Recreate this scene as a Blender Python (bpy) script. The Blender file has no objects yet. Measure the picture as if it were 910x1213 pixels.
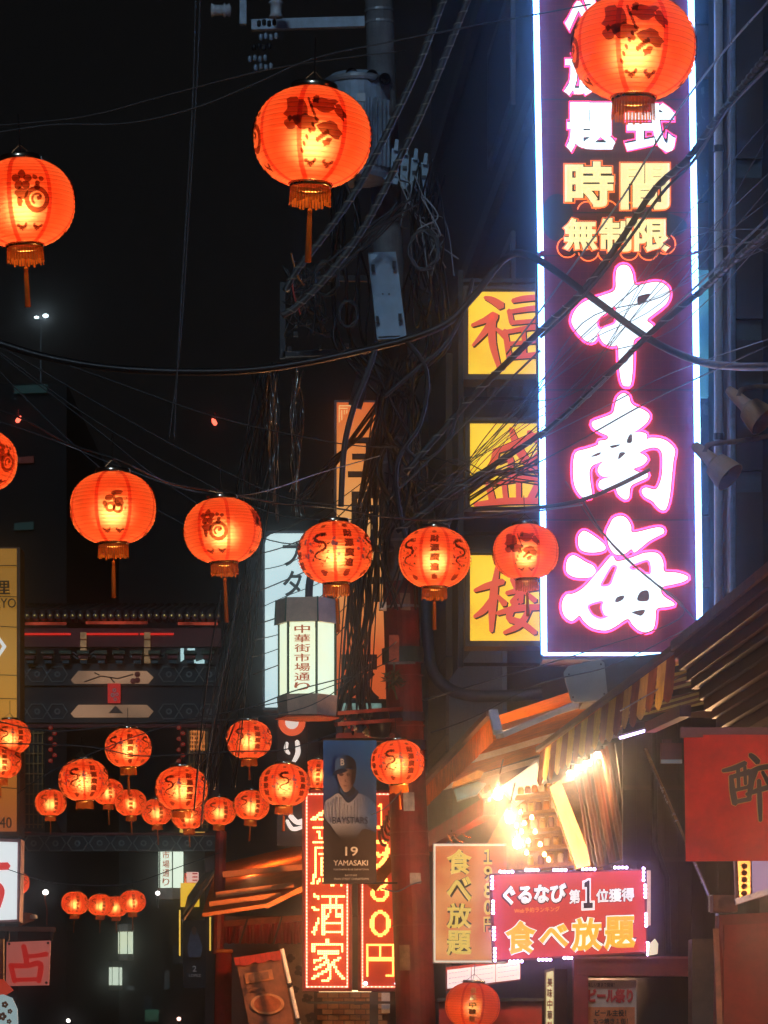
import bpy, bmesh, math, random
from mathutils import Vector, Matrix
random.seed(7)
SC = bpy.context.scene
COL = SC.collection
R = math.radians

# ------------------------------------------------------------------ camera, sky, sun, exposure
K = 2.2                                                # a long lens: one unit of plan depth is K metres
F, CX, HY, EYE = 2000.0 * K, 455.0, 1250.0, 1.7       # focal length in photo pixels, centre column, horizon row, eye height
cam_d = bpy.data.cameras.new('camera'); cam = bpy.data.objects.new('camera', cam_d); COL.objects.link(cam)
cam.location = (0, 0, EYE); cam.rotation_euler = (R(90), 0, 0)
cam_d.sensor_width = 36; cam_d.lens = 36 * F / 1213.0
cam_d.shift_y = (HY - 606.5) / 1213.0
cam_d.clip_start = 0.1; cam_d.clip_end = 2000
SC.camera = cam
W = bpy.data.worlds.new('World'); SC.world = W; W.use_nodes = True
wn = W.node_tree.nodes; wl = W.node_tree.links
bg = wn['Background']
sky = wn.new('ShaderNodeTexSky'); sky.sky_type = 'NISHITA'; sky.sun_disc = False
sky.sun_elevation = R(32); sky.sun_rotation = R(165); sky.air_density = 1; sky.dust_density = 1
hs = wn.new('ShaderNodeHueSaturation'); hs.inputs['Saturation'].default_value = 0.12
wl.new(sky.outputs[0], hs.inputs['Color']); wl.new(hs.outputs[0], bg.inputs['Color'])
bg.inputs['Strength'].default_value = 0.0008         # night
sun_d = bpy.data.lights.new('night_fill', 'SUN'); sun_d.energy = 0.8; sun_d.angle = R(8); sun_d.color = (0.58, 0.79, 1.0)  # added fill, stands in for unseen street light behind the camera
sun = bpy.data.objects.new('night_fill', sun_d); COL.objects.link(sun)
sun.rotation_euler = (R(64), 0, R(-9))
SC.view_settings.view_transform = 'Standard'; SC.view_settings.look = 'None'
SC.view_settings.exposure = 0; SC.view_settings.gamma = 1
SC.cycles.use_denoising = True
SC.cycles.max_bounces = 6; SC.cycles.diffuse_bounces = 3; SC.cycles.transmission_bounces = 5
SC.cycles.transparent_max_bounces = 10; SC.cycles.volume_bounces = 0; SC.cycles.volume_step_rate = 4; SC.cycles.volume_max_steps = 64
SC.cycles.sample_clamp_indirect = 3.0; SC.cycles.caustics_reflective = False; SC.cycles.caustics_refractive = False
SC.cycles.use_light_tree = True

# ------------------------------------------------------------------ helpers
def P(px, py, Y):
    D = K * Y
    return Vector(((px - CX) * D / F, D, EYE + (HY - py) * D / F))
ORG = {}
def props(o, label=None, cat=None, group=None, kind=None):
    if label: o['label'] = label
    if cat: o['category'] = cat
    if group: o['group'] = group
    if kind: o['kind'] = kind
    return o
def thing(name, loc, label, cat, group=None):
    o = bpy.data.objects.new(name, None); COL.objects.link(o)
    o.location = loc; o.empty_display_size = 0.1
    ORG[o] = Vector(loc)
    return props(o, label, cat, group)
def link(name, me, parent=None, loc=None, **kw):
    o = bpy.data.objects.new(name, me); COL.objects.link(o)
    if loc is not None: o.location = loc
    if parent is not None: o.parent = parent
    return props(o, **kw)

class MB:
    def __init__(s): s.v = []; s.f = []; s.m = []
    def poly(s, pts, m=0):
        n = len(s.v); s.v += [Vector(p) for p in pts]; s.f.append(tuple(range(n, n + len(pts)))); s.m.append(m)
        return s
    def prism(s, pts, off, m=0, ms=None):
        """polygon pts (ring) and the same ring moved by off"""
        off = Vector(off); n = len(pts); b = len(s.v)
        s.v += [Vector(p) for p in pts] + [Vector(p) + off for p in pts]
        ms = m if ms is None else ms
        s.f.append(tuple(range(b, b + n))); s.m.append(m)
        s.f.append(tuple(range(b + 2 * n - 1, b + n - 1, -1))); s.m.append(ms)
        for i in range(n):
            j = (i + 1) % n
            s.f.append((b + i, b + n + i, b + n + j, b + j)); s.m.append(ms)
        return s
    def box(s, c, d, m=0):
        x, y, z = c; a, b, e = d[0] / 2, d[1] / 2, d[2] / 2
        return s.prism([(x - a, y - b, z - e), (x + a, y - b, z - e), (x + a, y - b, z + e), (x - a, y - b, z + e)], (0, 2 * b, 0), m)
    def bar(s, p, q, w, h=None, m=0, up=(0, 0, 1)):
        p, q = Vector(p), Vector(q); h = h or w; d = (q - p).normalized(); up = Vector(up)
        if abs(d.dot(up)) > .95: up = Vector((0, 1, 0))
        a = d.cross(up).normalized() * w / 2; b = a.cross(d).normalized() * h / 2
        return s.prism([p - a - b, p + a - b, p + a + b, p - a + b], q - p, m)
    def slab(s, pts, t, m=0):
        """px polygon [(px,py,Y)...] with thickness t going away from the camera"""
        return s.prism([P(*p) for p in pts], (0, t, 0), m)
    def tube(s, pts, r, n=6, m=0, r2=None, cap=True):
        pts = [Vector(p) for p in pts]; b = len(s.v); N = len(pts)
        prev = None
        for i, p in enumerate(pts):
            d = (pts[min(i + 1, N - 1)] - pts[max(i - 1, 0)])
            d = d.normalized() if d.length > 1e-9 else Vector((0, 0, 1))
            if prev is None:
                u = d.orthogonal().normalized()
            else:
                u = prev - d * prev.dot(d)
                u = u.normalized() if u.length > 1e-6 else d.orthogonal().normalized()
            prev = u; w = d.cross(u)
            rr = r if r2 is None else r + (r2 - r) * i / max(1, N - 1)
            for k in range(n):
                a = 2 * math.pi * k / n
                s.v.append(p + (u * math.cos(a) + w * math.sin(a)) * rr)
        for i in range(N - 1):
            for k in range(n):
                j = (k + 1) % n
                s.f.append((b + i * n + k, b + i * n + j, b + (i + 1) * n + j, b + (i + 1) * n + k)); s.m.append(m)
        if cap:
            s.f.append(tuple(range(b + n - 1, b - 1, -1))); s.m.append(m)
            s.f.append(tuple(range(b + (N - 1) * n, b + N * n))); s.m.append(m)
        return s
    def lathe(s, prof, n=24, c=(0, 0, 0), m=0, axis='z'):
        """prof [(r,z)...] round an axis through c"""
        c = Vector(c); b = len(s.v); N = len(prof)
        for r, z in prof:
            for k in range(n):
                a = 2 * math.pi * k / n
                q = (r * math.cos(a), r * math.sin(a), z)
                if axis == 'y': q = (q[0], q[2], q[1])
                if axis == 'x': q = (q[2], q[0], q[1])
                s.v.append(c + Vector(q))
        for i in range(N - 1):
            for k in range(n):
                j = (k + 1) % n
                s.f.append((b + i * n + k, b + i * n + j, b + (i + 1) * n + j, b + (i + 1) * n + k)); s.m.append(m)
        return s
    def xf(s, M):
        s.v = [M @ v for v in s.v]; return s
    def build(s, name, mat, parent=None, smooth=False, local=False, **kw):
        if not s.v: return None
        if parent is not None:
            o0 = Vector((0, 0, 0)) if local else ORG.get(parent, Vector((0, 0, 0)))
            loc = None
        else:
            xs = [v.x for v in s.v]; ys = [v.y for v in s.v]; zs = [v.z for v in s.v]
            o0 = Vector(((min(xs) + max(xs)) / 2, (min(ys) + max(ys)) / 2, min(zs))); loc = o0
        me = bpy.data.meshes.new(name)
        me.from_pydata([v - o0 for v in s.v], [], s.f)
        for x in (mat if isinstance(mat, (list, tuple)) else [mat]): me.materials.append(x)
        if isinstance(mat, (list, tuple)): me.polygons.foreach_set('material_index', s.m)
        bm = bmesh.new(); bm.from_mesh(me); bmesh.ops.recalc_face_normals(bm, faces=bm.faces); bm.to_mesh(me); bm.free()
        if smooth: me.polygons.foreach_set('use_smooth', [True] * len(me.polygons))
        me.update()
        o = link(name, me, parent, loc, **kw)
        ORG[o] = o0
        return o

def spline(pts, k=6, closed=False):
    """Catmull-Rom through tuples of any length"""
    n = len(pts); out = []
    rng = range(n) if closed else range(n - 1)
    g = lambda i: pts[i % n] if closed else pts[max(0, min(n - 1, i))]
    for i in rng:
        a, b, c, d = g(i - 1), g(i), g(i + 1), g(i + 2)
        for j in range(k):
            t = j / k
            out.append(tuple(0.5 * (2 * q + (r - p) * t + (2 * p - 5 * q + 4 * r - s) * t * t + (-p + 3 * q - 3 * r + s) * t ** 3)
                             for p, q, r, s in zip(a, b, c, d)))
    if not closed: out.append(tuple(pts[-1]))
    return out

# ------------------------------------------------------------------ materials
MATS = {}
def mat(name, col, rough=0.6, metal=0.0, var=0.25, scale=12.0, bump=0.0, emit=None, es=0.0, spec=0.4, stretch=None):
    if name in MATS: return MATS[name]
    m = bpy.data.materials.new(name); m.use_nodes = True; nt = m.node_tree; N = nt.nodes; L = nt.links
    b = N['Principled BSDF']
    b.inputs['Roughness'].default_value = rough; b.inputs['Metallic'].default_value = metal
    b.inputs['Specular IOR Level'].default_value = spec
    b.inputs['Base Color'].default_value = (*col, 1)
    if var > 0:
        tc = N.new('ShaderNodeTexCoord'); nz = N.new('ShaderNodeTexNoise'); nz.inputs['Scale'].default_value = scale
        nz.inputs['Detail'].default_value = 6; nz.inputs['Roughness'].default_value = 0.65
        if stretch:
            mp = N.new('ShaderNodeMapping'); mp.inputs['Scale'].default_value = stretch
            L.new(tc.outputs['Object'], mp.inputs['Vector']); L.new(mp.outputs[0], nz.inputs['Vector'])
        else:
            L.new(tc.outputs['Object'], nz.inputs['Vector'])
        mx = N.new('ShaderNodeMix'); mx.data_type = 'RGBA'
        mx.inputs[6].default_value = (*[c * (1 - var) for c in col], 1)
        mx.inputs[7].default_value = (*[min(1, c * (1 + var)) for c in col], 1)
        mr = N.new('ShaderNodeMapRange'); mr.inputs[1].default_value = 0.35; mr.inputs[2].default_value = 0.65
        L.new(nz.outputs['Fac'], mr.inputs[0]); L.new(mr.outputs[0], mx.inputs[0])
        L.new(mx.outputs[2], b.inputs['Base Color'])
        mr2 = N.new('ShaderNodeMapRange'); mr2.inputs[3].default_value = max(0, rough - .12); mr2.inputs[4].default_value = min(1, rough + .12)
        L.new(nz.outputs['Fac'], mr2.inputs[0]); L.new(mr2.outputs[0], b.inputs['Roughness'])
        if bump:
            bp = N.new('ShaderNodeBump'); bp.inputs['Strength'].default_value = bump; bp.inputs['Distance'].default_value = 0.01
            L.new(nz.outputs['Fac'], bp.inputs['Height']); L.new(bp.outputs[0], b.inputs['Normal'])
    if emit:
        b.inputs['Emission Color'].default_value = (*emit, 1); b.inputs['Emission Strength'].default_value = es
    MATS[name] = m
    return m
def lit(name, col, es, base=None, var=0.0, scale=3.0, col2=None, grad=None):
    """a surface that gives off light: lightbox faces, tubes, LEDs, bulbs. grad: (axis, v0, v1, colours) in object space = printed artwork on a lightbox"""
    if name in MATS: return MATS[name]
    m = mat(name, base or tuple(c * .5 for c in col), rough=0.35, var=0, emit=col, es=es)
    nt = m.node_tree; N = nt.nodes; L = nt.links; b = N['Principled BSDF']
    if var > 0:
        tc = N.new('ShaderNodeTexCoord'); nz = N.new('ShaderNodeTexNoise'); nz.inputs['Scale'].default_value = scale; nz.inputs['Detail'].default_value = 2
        L.new(tc.outputs['Object'], nz.inputs['Vector'])
        mx = N.new('ShaderNodeMix'); mx.data_type = 'RGBA'
        mx.inputs[6].default_value = (*(col2 or tuple(c * (1 - var) for c in col)), 1); mx.inputs[7].default_value = (*col, 1)
        mr = N.new('ShaderNodeMapRange'); mr.inputs[1].default_value = 0.35; mr.inputs[2].default_value = 0.65
        L.new(nz.outputs['Fac'], mr.inputs[0]); L.new(mr.outputs[0], mx.inputs[0]); L.new(mx.outputs[2], b.inputs['Emission Color'])
    if grad:
        ax, v0, v1, cols = grad
        tc = N.new('ShaderNodeTexCoord'); sx = N.new('ShaderNodeSeparateXYZ'); L.new(tc.outputs['Object'], sx.inputs[0])
        mr = N.new('ShaderNodeMapRange'); mr.inputs[1].default_value = v0; mr.inputs[2].default_value = v1
        L.new(sx.outputs[ax], mr.inputs[0])
        cr = N.new('ShaderNodeValToRGB'); e = cr.color_ramp.elements
        e[0].position = 0; e[0].color = (*cols[0], 1); e[1].position = 1; e[1].color = (*cols[-1], 1)
        for i, c in enumerate(cols[1:-1]): q = e.new((i + 1) / (len(cols) - 1)); q.color = (*c, 1)
        L.new(mr.outputs[0], cr.inputs[0]); L.new(cr.outputs[0], b.inputs['Emission Color'])
    return m

black_cable = mat('black_cable', (.012, .013, .015), .38, var=.3)
dark_metal = mat('dark_metal', (.03, .032, .035), .45, .6, var=.3)
grey_metal = mat('grey_metal', (.30, .33, .36), .45, .4, var=.2, scale=8)
steel_grey = mat('steel_grey', (.32, .42, .52), .55, .2, var=.3, scale=7, bump=.15)
concrete = mat('pole_concrete', (.16, .17, .18), .75, var=.35, scale=6, bump=.3)
pole_red = mat('pole_red_paint', (.20, .018, .013), .6, var=.55, scale=3.2, bump=.35)
dark_wall = mat('dark_wall', (.028, .026, .028), .8, var=.35, scale=3, bump=.3)
brown_wall = mat('brown_wall', (.12, .07, .045), .75, var=.3, scale=4, bump=.2)
red_paint = mat('red_paint', (.33, .02, .012), .5, var=.3, scale=4, bump=.1)
def cloth(name, col, thin=.5, **kw):
    """awning cloth that lets lamplight through"""
    m = mat(name, col, .85, spec=.1, **kw); nt = m.node_tree; N = nt.nodes; L = nt.links; b = N['Principled BSDF']; out = N['Material Output']
    T = N.new('ShaderNodeBsdfTranslucent'); T.inputs[0].default_value = (*col, 1)
    if b.inputs['Base Color'].links: L.new(b.inputs['Base Color'].links[0].from_socket, T.inputs[0])
    a = N.new('ShaderNodeMixShader'); a.inputs[0].default_value = thin; L.new(b.outputs[0], a.inputs[1]); L.new(T.outputs[0], a.inputs[2]); L.new(a.outputs[0], out.inputs['Surface'])
    return m
orange_cloth = cloth('orange_cloth', (.75, .20, .025), .55, var=.25, scale=6, bump=.2)
asphalt = mat('asphalt', (.045, .045, .047), .7, var=.3, scale=20, bump=.3)
pave = mat('pavement', (.16, .14, .12), .75, var=.3, scale=10, bump=.2)
gold = mat('gold_metal', (.75, .48, .15), .28, 1.0, var=.15)
chrome = mat('chrome_metal', (.75, .66, .5), .18, 1.0, var=.1)
white_paint = mat('white_paint', (.72, .70, .66), .5, var=.12, scale=5)

# ------------------------------------------------------------------ lettering
def _mesh_of(curve):
    o = bpy.data.objects.new('lettering_tmp', curve); COL.objects.link(o)
    dg = bpy.context.evaluated_depsgraph_get(); dg.update()
    me = bpy.data.meshes.new_from_object(o.evaluated_get(dg), depsgraph=dg)
    bpy.data.objects.remove(o)
    v = [Vector(q.co) for q in me.vertices]; f = [tuple(p.vertices) for p in me.polygons]; nz = [p.normal.z for p in me.polygons]
    bpy.data.meshes.remove(me)
    return v, f, nz
_G = {}
def glyph(s, bold=0.0, ext=0.0, res=3, shear=0.0):
    if s == '1': s = '１'                                # the wide figure one has its flag
    k = (s, bold, ext, res, shear)
    if k not in _G:
        c = bpy.data.curves.new('t', 'FONT'); c.body = s; c.bevel_depth = bold; c.bevel_resolution = 0; c.extrude = ext; c.resolution_u = res; c.shear = shear
        c.align_x = 'CENTER'
        v, f, nz = _mesh_of(c); bpy.data.curves.remove(c)
        xs = [q.x for q in v]; ys = [q.y for q in v]
        x0, x1, y0, y1 = min(xs), max(xs), min(ys), max(ys); zs = max(abs(q.z) for q in v) or 1
        v = [((q.x - x0) / (x1 - x0), (q.y - y0) / (y1 - y0), q.z / zs * .01) for q in v]
        _G[k] = (v, f, nz)
    return _G[k]
def text(s, box, Y, m, parent, bold=.012, t=.004, name='character', mside=None, fn=None, res=3, shear=0.0, **kw):
    """lettering that fills the px box (x0,y0,x1,y1) on a surface facing the camera at distance Y; t its relief in metres"""
    v, f, nz = glyph(s, bold, 0.01, res, shear)
    x0, y0, x1, y1 = box; mb = MB()
    for x, y, z in v:
        q = P(x0 + (x1 - x0) * x, y1 + (y0 - y1) * y, Y); q.y -= t * (0.5 + z / 0.02)
        if fn: q = fn(q)
        mb.v.append(q)
    mb.f = list(f); mb.m = [0 if n > .3 else 1 for n in nz]
    return mb.build(name, [m, mside or m], parent, **kw)
def outline(rings, Y, m, parent, t, mside=None, name='character', k=5, smooth=True):
    """traced brush outline: rings of px points, first rings may hold holes; filled and given relief t"""
    c = bpy.data.curves.new('b', 'CURVE'); c.dimensions = '2D'; c.fill_mode = 'BOTH'; c.extrude = t / 2
    out = []
    for r in rings:
        r = spline(r, k, True) if smooth else r
        out.append(r)
        sp = c.splines.new('POLY'); sp.points.add(len(r) - 1); sp.use_cyclic_u = True
        for p, (x, y) in zip(sp.points, r):
            q = P(x, y, Y); p.co = (q.x, q.z, 0, 1)
    v, f, nz = _mesh_of(c); bpy.data.curves.remove(c)
    mb = MB(); mb.v = [Vector((q.x, K * Y - t / 2 - q.z, q.y)) for q in v]; mb.f = f; mb.m = [0 if n > .5 else 1 for n in nz]
    mb.build(name, [m, mside or m], parent)
    return out
def stroke_ring(st, k=5, grow=0.0):
    """[(x,y,w)...] -> closed px ring with round-ish ends"""
    s = spline(st, k); L_, R_ = [], []
    for i, (x, y, w) in enumerate(s):
        a = s[max(0, i - 1)]; b = s[min(len(s) - 1, i + 1)]
        dx, dy = b[0] - a[0], b[1] - a[1]; l = math.hypot(dx, dy) or 1
        nx, ny = -dy / l, dx / l; h = w / 2 + grow
        L_.append((x + nx * h, y + ny * h)); R_.append((x - nx * h, y - ny * h))
        if i == 0: st0 = (x - dx / l * h * .7, y - dy / l * h * .7)
        if i == len(s) - 1: en = (x + dx / l * h * .7, y + dy / l * h * .7)
    return [st0] + L_ + [en] + R_[::-1]
def strokes(lst, Y, m, parent, t=.004, name='character', grow=0.0, dx=0, dy=0, fn=None, **kw):
    """brush strokes as thin raised pieces, each a hair in front of the last"""
    mb = MB()
    for i, st in enumerate(lst):
        r = stroke_ring(st, 5, grow); n = len(r)
        mid = r[0]
        L_ = r[1:(n - 2) // 2 + 1]; en = r[(n - 2) // 2 + 1]; R_ = r[(n - 2) // 2 + 2:][::-1]
        y = K * Y - t - i * .0004
        b = len(mb.v)
        for q in r:
            w = P(q[0] + dx, q[1] + dy, Y); w.y = y
            if fn: w = fn(w)
            mb.v.append(w)
        N = len(L_); li = lambda j: b + 1 + j; ri = lambda j: b + n - 1 - j
        mb.f.append((b, li(0), ri(0))); mb.m.append(0)
        for j in range(N - 1):
            mb.f.append((li(j), li(j + 1), ri(j + 1), ri(j))); mb.m.append(0)
        mb.f.append((li(N - 1), b + 1 + N, ri(N - 1))); mb.m.append(0)
    return mb.build(name, m, parent, **kw)

# ------------------------------------------------------------------ the setting
road = MB(); road.poly([(-150, -30, 0), (150, -30, 0), (150, 330, 0), (-150, 330, 0)])
road.build('ground', asphalt, kind='structure')
def facade_x(Y): return 2.76 - .1275 * (Y - 13)          # the shop fronts that recede down the street
for s, nm in ((1, 'pavement'), (-1, 'pavement')):
    mb = MB(); off = 0 if s > 0 else -7.2
    a, b = facade_x(3) + off, facade_x(60) + off; w = -1.3 * s
    mb.prism([(a, 3 * K, .004), (a + w, 3 * K, .004), (b + w, 60 * K, .004), (b, 60 * K, .004)], (0, 0, .13))
    mb.build(nm, pave, kind='structure')
# ------------------------------------------------------------------ red paper lanterns
def paper(name, trans, diff):
    m = bpy.data.materials.new(name); m.use_nodes = True; nt = m.node_tree; N = nt.nodes; L = nt.links
    N.remove(N['Principled BSDF']); out = N['Material Output']
    tc = N.new('ShaderNodeTexCoord'); nz = N.new('ShaderNodeTexNoise'); nz.inputs['Scale'].default_value = 40; nz.inputs['Detail'].default_value = 5
    L.new(tc.outputs['Object'], nz.inputs['Vector'])
    mr = N.new('ShaderNodeMapRange'); mr.inputs[3].default_value = .78; mr.inputs[4].default_value = 1.12; L.new(nz.outputs['Fac'], mr.inputs[0])
    vm = N.new('ShaderNodeVectorMath'); vm.operation = 'SCALE'; vm.inputs[0].default_value = trans; L.new(mr.outputs[0], vm.inputs['Scale'])
    T = N.new('ShaderNodeBsdfTranslucent'); L.new(vm.outputs[0], T.inputs['Color'])
    D = N.new('ShaderNodeBsdfDiffuse'); D.inputs['Color'].default_value = (*diff, 1)
    G = N.new('ShaderNodeBsdfRefraction'); G.inputs['Color'].default_value = (1.0, .55, .22, 1); G.inputs['Roughness'].default_value = .94; G.inputs['IOR'].default_value = 1.25
    a = N.new('ShaderNodeMixShader'); a.inputs[0].default_value = .35; L.new(T.outputs[0], a.inputs[1]); L.new(D.outputs[0], a.inputs[2])
    b = N.new('ShaderNodeMixShader'); b.inputs[0].default_value = PAPER_FWD; L.new(a.outputs[0], b.inputs[1]); L.new(G.outputs[0], b.inputs[2])
    L.new(b.outputs[0], out.inputs['Surface'])
    return m
PAPER_FWD = .125
def ink(name, tr, di, k=.85):
    """printing ink that lets the lit paper behind it glow through"""
    m = bpy.data.materials.new(name); m.use_nodes = True; N = m.node_tree.nodes; L = m.node_tree.links
    N.remove(N['Principled BSDF']); T = N.new('ShaderNodeBsdfTransparent'); T.inputs[0].default_value = (*tr, 1)
    D = N.new('ShaderNodeBsdfDiffuse'); D.inputs[0].default_value = (*di, 1); a = N.new('ShaderNodeMixShader'); a.inputs[0].default_value = 1 - k
    L.new(T.outputs[0], a.inputs[1]); L.new(D.outputs[0], a.inputs[2]); L.new(a.outputs[0], N['Material Output'].inputs['Surface'])
    return m
paper_red = paper('lantern_paper', (.70, .060, .012), (.55, .06, .02))
paper_dull = paper('lantern_paper_dull', (.8, .09, .015), (.75, .075, .015))
seam_red = ink('lantern_seam', (.86, .30, .28), (.45, .03, .01), .9)
rib_m = ink('lantern_rib', (.80, .58, .5), (.4, .03, .01))
ink_brown = ink('lantern_ink', (.32, .16, .12), (.16, .02, .012))
ink_blue = ink('lantern_blue_ink', (.45, .55, .9), (.28, .22, .42), .55)
fringe_m = ink('lantern_fringe', (.9, .5, .3), (.75, .17, .02), .25)
bulb_m = lit('lantern_bulb', (1.0, .62, .25), 35)
LR, LH, LEX = .22, .184, 2.25
def lr(z):
    return LR * max(0.0, 1 - abs(z / LH) ** LEX) ** (1 / LEX)
ZC = .174                                              # height where the paper meets the collars
def shade_bm():
    mb = MB(); prof = []; n = 22
    for i in range(n * 3 + 1):
        u = i / (n * 3); a = (u - .5) * math.pi; z = ZC * (math.sin(a) * .55 + (2 * u - 1) * .45)
        ph = (i % 3) / 3
        prof.append((lr(z) - (.0042 if i % 3 else 0), z))
    return mb.lathe(prof, 56)
def sph(a, z, d=.0035):
    r = lr(z) + d; return Vector((r * math.sin(a), -r * math.cos(a), z))
def seam_bm(a):
    mb = MB(); n = 26; w = .009
    for i in range(n + 1):
        z = ZC * math.sin((i / n - .5) * math.pi); r = lr(z); da = w / max(r, .05)
        mb.v += [sph(a - da, z, .0016), sph(a + da, z, .0016)]
    for i in range(n): mb.f.append((2 * i, 2 * i + 1, 2 * i + 3, 2 * i + 2)); mb.m.append(0)
    return mb
def patch(mb, x, y, rx, ry, rot=0, n=14, jag=0.0, d=.0035):
    """an ellipse-ish blot at (x: metres round, y: metres up)"""
    b = len(mb.v); cr, sr = math.cos(rot), math.sin(rot)
    def q(px, py):
        Y = max(-ZC, min(ZC, y + py)); return sph((x + px) / LR, Y, d)
    mb.v.append(q(0, 0))
    for ring in (.5, 1):
        for k in range(n):
            a = 2 * math.pi * k / n; j = 1 + (random.uniform(-jag, jag) if ring == 1 else 0)
            ex, ey = math.cos(a) * rx * ring * j, math.sin(a) * ry * ring * j
            mb.v.append(q(ex * cr - ey * sr, ex * sr + ey * cr))
    for k in range(n):
        j = (k + 1) % n
        mb.f.append((b, b + 1 + k, b + 1 + j)); mb.m.append(0)
        mb.f.append((b + 1 + k, b + 1 + n + k, b + 1 + n + j, b + 1 + j)); mb.m.append(0)
def flower(mb, x, y, r, n=5, d=.0035):
    for k in range(n):
        a = 2 * math.pi * k / n + .3
        patch(mb, x + math.cos(a) * r * .62, y + math.sin(a) * r * .62, r * .46, r * .40, a, 10, .1, d + k * .0002)
def ring(mb, x, y, r0, r1, n=16, d=.0035, a0=0, a1=2 * math.pi):
    b = len(mb.v)
    for k in range(n + 1):
        a = a0 + (a1 - a0) * k / n
        for r in (r0, r1): mb.v.append(sph((x + math.cos(a) * r) / LR, max(-ZC, min(ZC, y + math.sin(a) * r)), d))
    for k in range(n): mb.f.append((b + 2 * k, b + 2 * k + 1, b + 2 * k + 3, b + 2 * k + 2)); mb.m.append(0)
def sprayed(mb, x, y, s=1.0):
    """peony spray with birds: jagged clumps on thin stalks"""
    for dx, dy, rx, ry, ro in ((-.055, .055, .026, .036, .4), (-.028, .022, .034, .022, -.3), (.022, .068, .034, .018, .1), (.035, .006, .030, .019, -.2), (.062, .052, .012, .02, .5),
                               (-.06, .02, .02, .016, 0), (.03, -.025, .014, .008, .5), (0.0, .082, .010, .012, 0)):
        patch(mb, x + dx * s, y + dy * s, rx * s, ry * s, ro, 18, .30, .0035 + random.random() * .001)
    for p, q in (((-.02, .08), (.0, .03)), ((.0, .03), (-.035, -.045)), ((.03, .0), (.005, -.02))):
        for i in range(6):
            u = i / 5; patch(mb, x + (p[0] + (q[0] - p[0]) * u) * s, y + (p[1] + (q[1] - p[1]) * u) * s, .004 * s, .007 * s, .4, 6)
def swag(mb, a):
    """little clusters round the foot of the shade"""
    for k in range(5):
        patch(mb, LR * a + (-.062 + k * .010), -.128 - .010 * math.sin(k * .8), .009, .007, k, 8, .2)
        patch(mb, LR * a + (.062 - k * .010), -.128 - .010 * math.sin(k * .8), .009, .007, k, 8, .2)
def fruit(mb, x, y):
    ring(mb, x - .014, y - .02, .012, .026); ring(mb, x + .024, y - .026, .012, .026, d=.004)
    patch(mb, x - .02, y + .026, .02, .016, .3, 12, .1); patch(mb, x + .02, y + .052, .032, .013, .2, 12, .15)
    patch(mb, x + .006, y + .02, .008, .03, .2, 10); patch(mb, x + .032, y + .005, .022, .022, 0, 14, .25, .0043)
    patch(mb, x - .04, y - .002, .012, .014, 0, 10, .2)
    for k in range(9): ring(mb, x + random.uniform(-.075, .075), y + random.uniform(-.06, .06), .002, .005, 8)
def blossom(mb, x, y):
    flower(mb, x - .032, y + .05, .042, 5); flower(mb, x + .036, y + .052, .026, 3)
    ring(mb, x + .028, y - .03, .034, .054); ring(mb, x + .028, y - .03, .016, .026, d=.004, a0=.5, a1=4.2); patch(mb, x + .036, y - .026, .012, .010, .4, 10, .3, .0042)
    patch(mb, x - .035, y - .005, .026, .024, .5, 14, .25); patch(mb, x - .045, y - .04, .012, .02, .2, 10, .2); patch(mb, x + .03, y + .02, .014, .012, 0, 10, .1)
def dragon(mb, x, y):
    pts = spline([(.018, .082), (-.022, .078), (-.034, .056), (-.012, .040), (.022, .032), (.036, .010), (.014, -.012), (-.02, -.024), (-.034, -.046), (-.006, -.062), (.024, -.076)], 4)
    for i, (px, py) in enumerate(pts):
        w = .0105 * (1.15 - .7 * i / len(pts)); patch(mb, x + px, y + py, w, w * .8, i * 1.3, 9, .42, .0035 + i * .00003)
        if i % 3 == 1: patch(mb, x + px + random.uniform(-.016, .016), y + py + random.uniform(-.012, .012), .007, .003, random.uniform(0, 3), 7, .4)
    for px, py in ((.03, .088), (.034, .074), (-.05, .06), (-.046, .026), (.054, .03), (.05, -.02), (-.05, -.02), (-.052, -.06), (.042, -.06), (.0, -.09), (-.005, .01)):
        for q in range(3): patch(mb, x + px + random.uniform(-.008, .008), y + py + random.uniform(-.006, .006), .0085, .0032, random.uniform(0, 3), 7, .4)
def glyphs(mb, s, a, top, h, w):
    for i, ch in enumerate(s):
        v, f, nz = glyph(ch, .05, 0.0, 2); b = len(mb.v); y0 = top - i * h
        for x, y, z in v: mb.v.append(sph(a + (x - .5) * w / LR, y0 - h * .46 + (y - .5) * h * .84, .0045))
        for q in f: mb.f.append(tuple(b + k for k in q)); mb.m.append(0)
def motif_bm(kind, seed):
    random.seed(seed); mb = MB()
    for q in range(4):
        a = q * math.pi / 2
        if kind == 'spray':
            sprayed(mb, LR * a - .025, -.03, 1.5) if q % 2 == 0 else blossom(mb, LR * a, .0)
        elif kind == 'fruit':
            fruit(mb, LR * a, -.005) if q % 2 == 0 else blossom(mb, LR * a, .0)
        elif kind == 'blossom':
            blossom(mb, LR * a, .0) if q % 2 == 0 else sprayed(mb, LR * a, 0, 1.15)
        elif kind == 'writing':
            glyphs(mb, '財源廣進' if q % 2 == 0 else '恭喜發財', a, .118, .057, .062)
            dragon(mb, LR * (a + math.pi / 4), 0.005)
        elif kind == 'chinatown':
            if q in (0, 2): glyphs(mb, '横浜中華街', a, .14, .056, .058)
        if kind not in ('writing', 'chinatown'): swag(mb, a)
    if kind == 'writing':
        for q in range(8): patch(mb, LR * q * math.pi / 4, -.132, .026, .016, 0, 12, .3); patch(mb, LR * q * math.pi / 4, .14, .02, .01, 0, 10, .3)
    return mb
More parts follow.
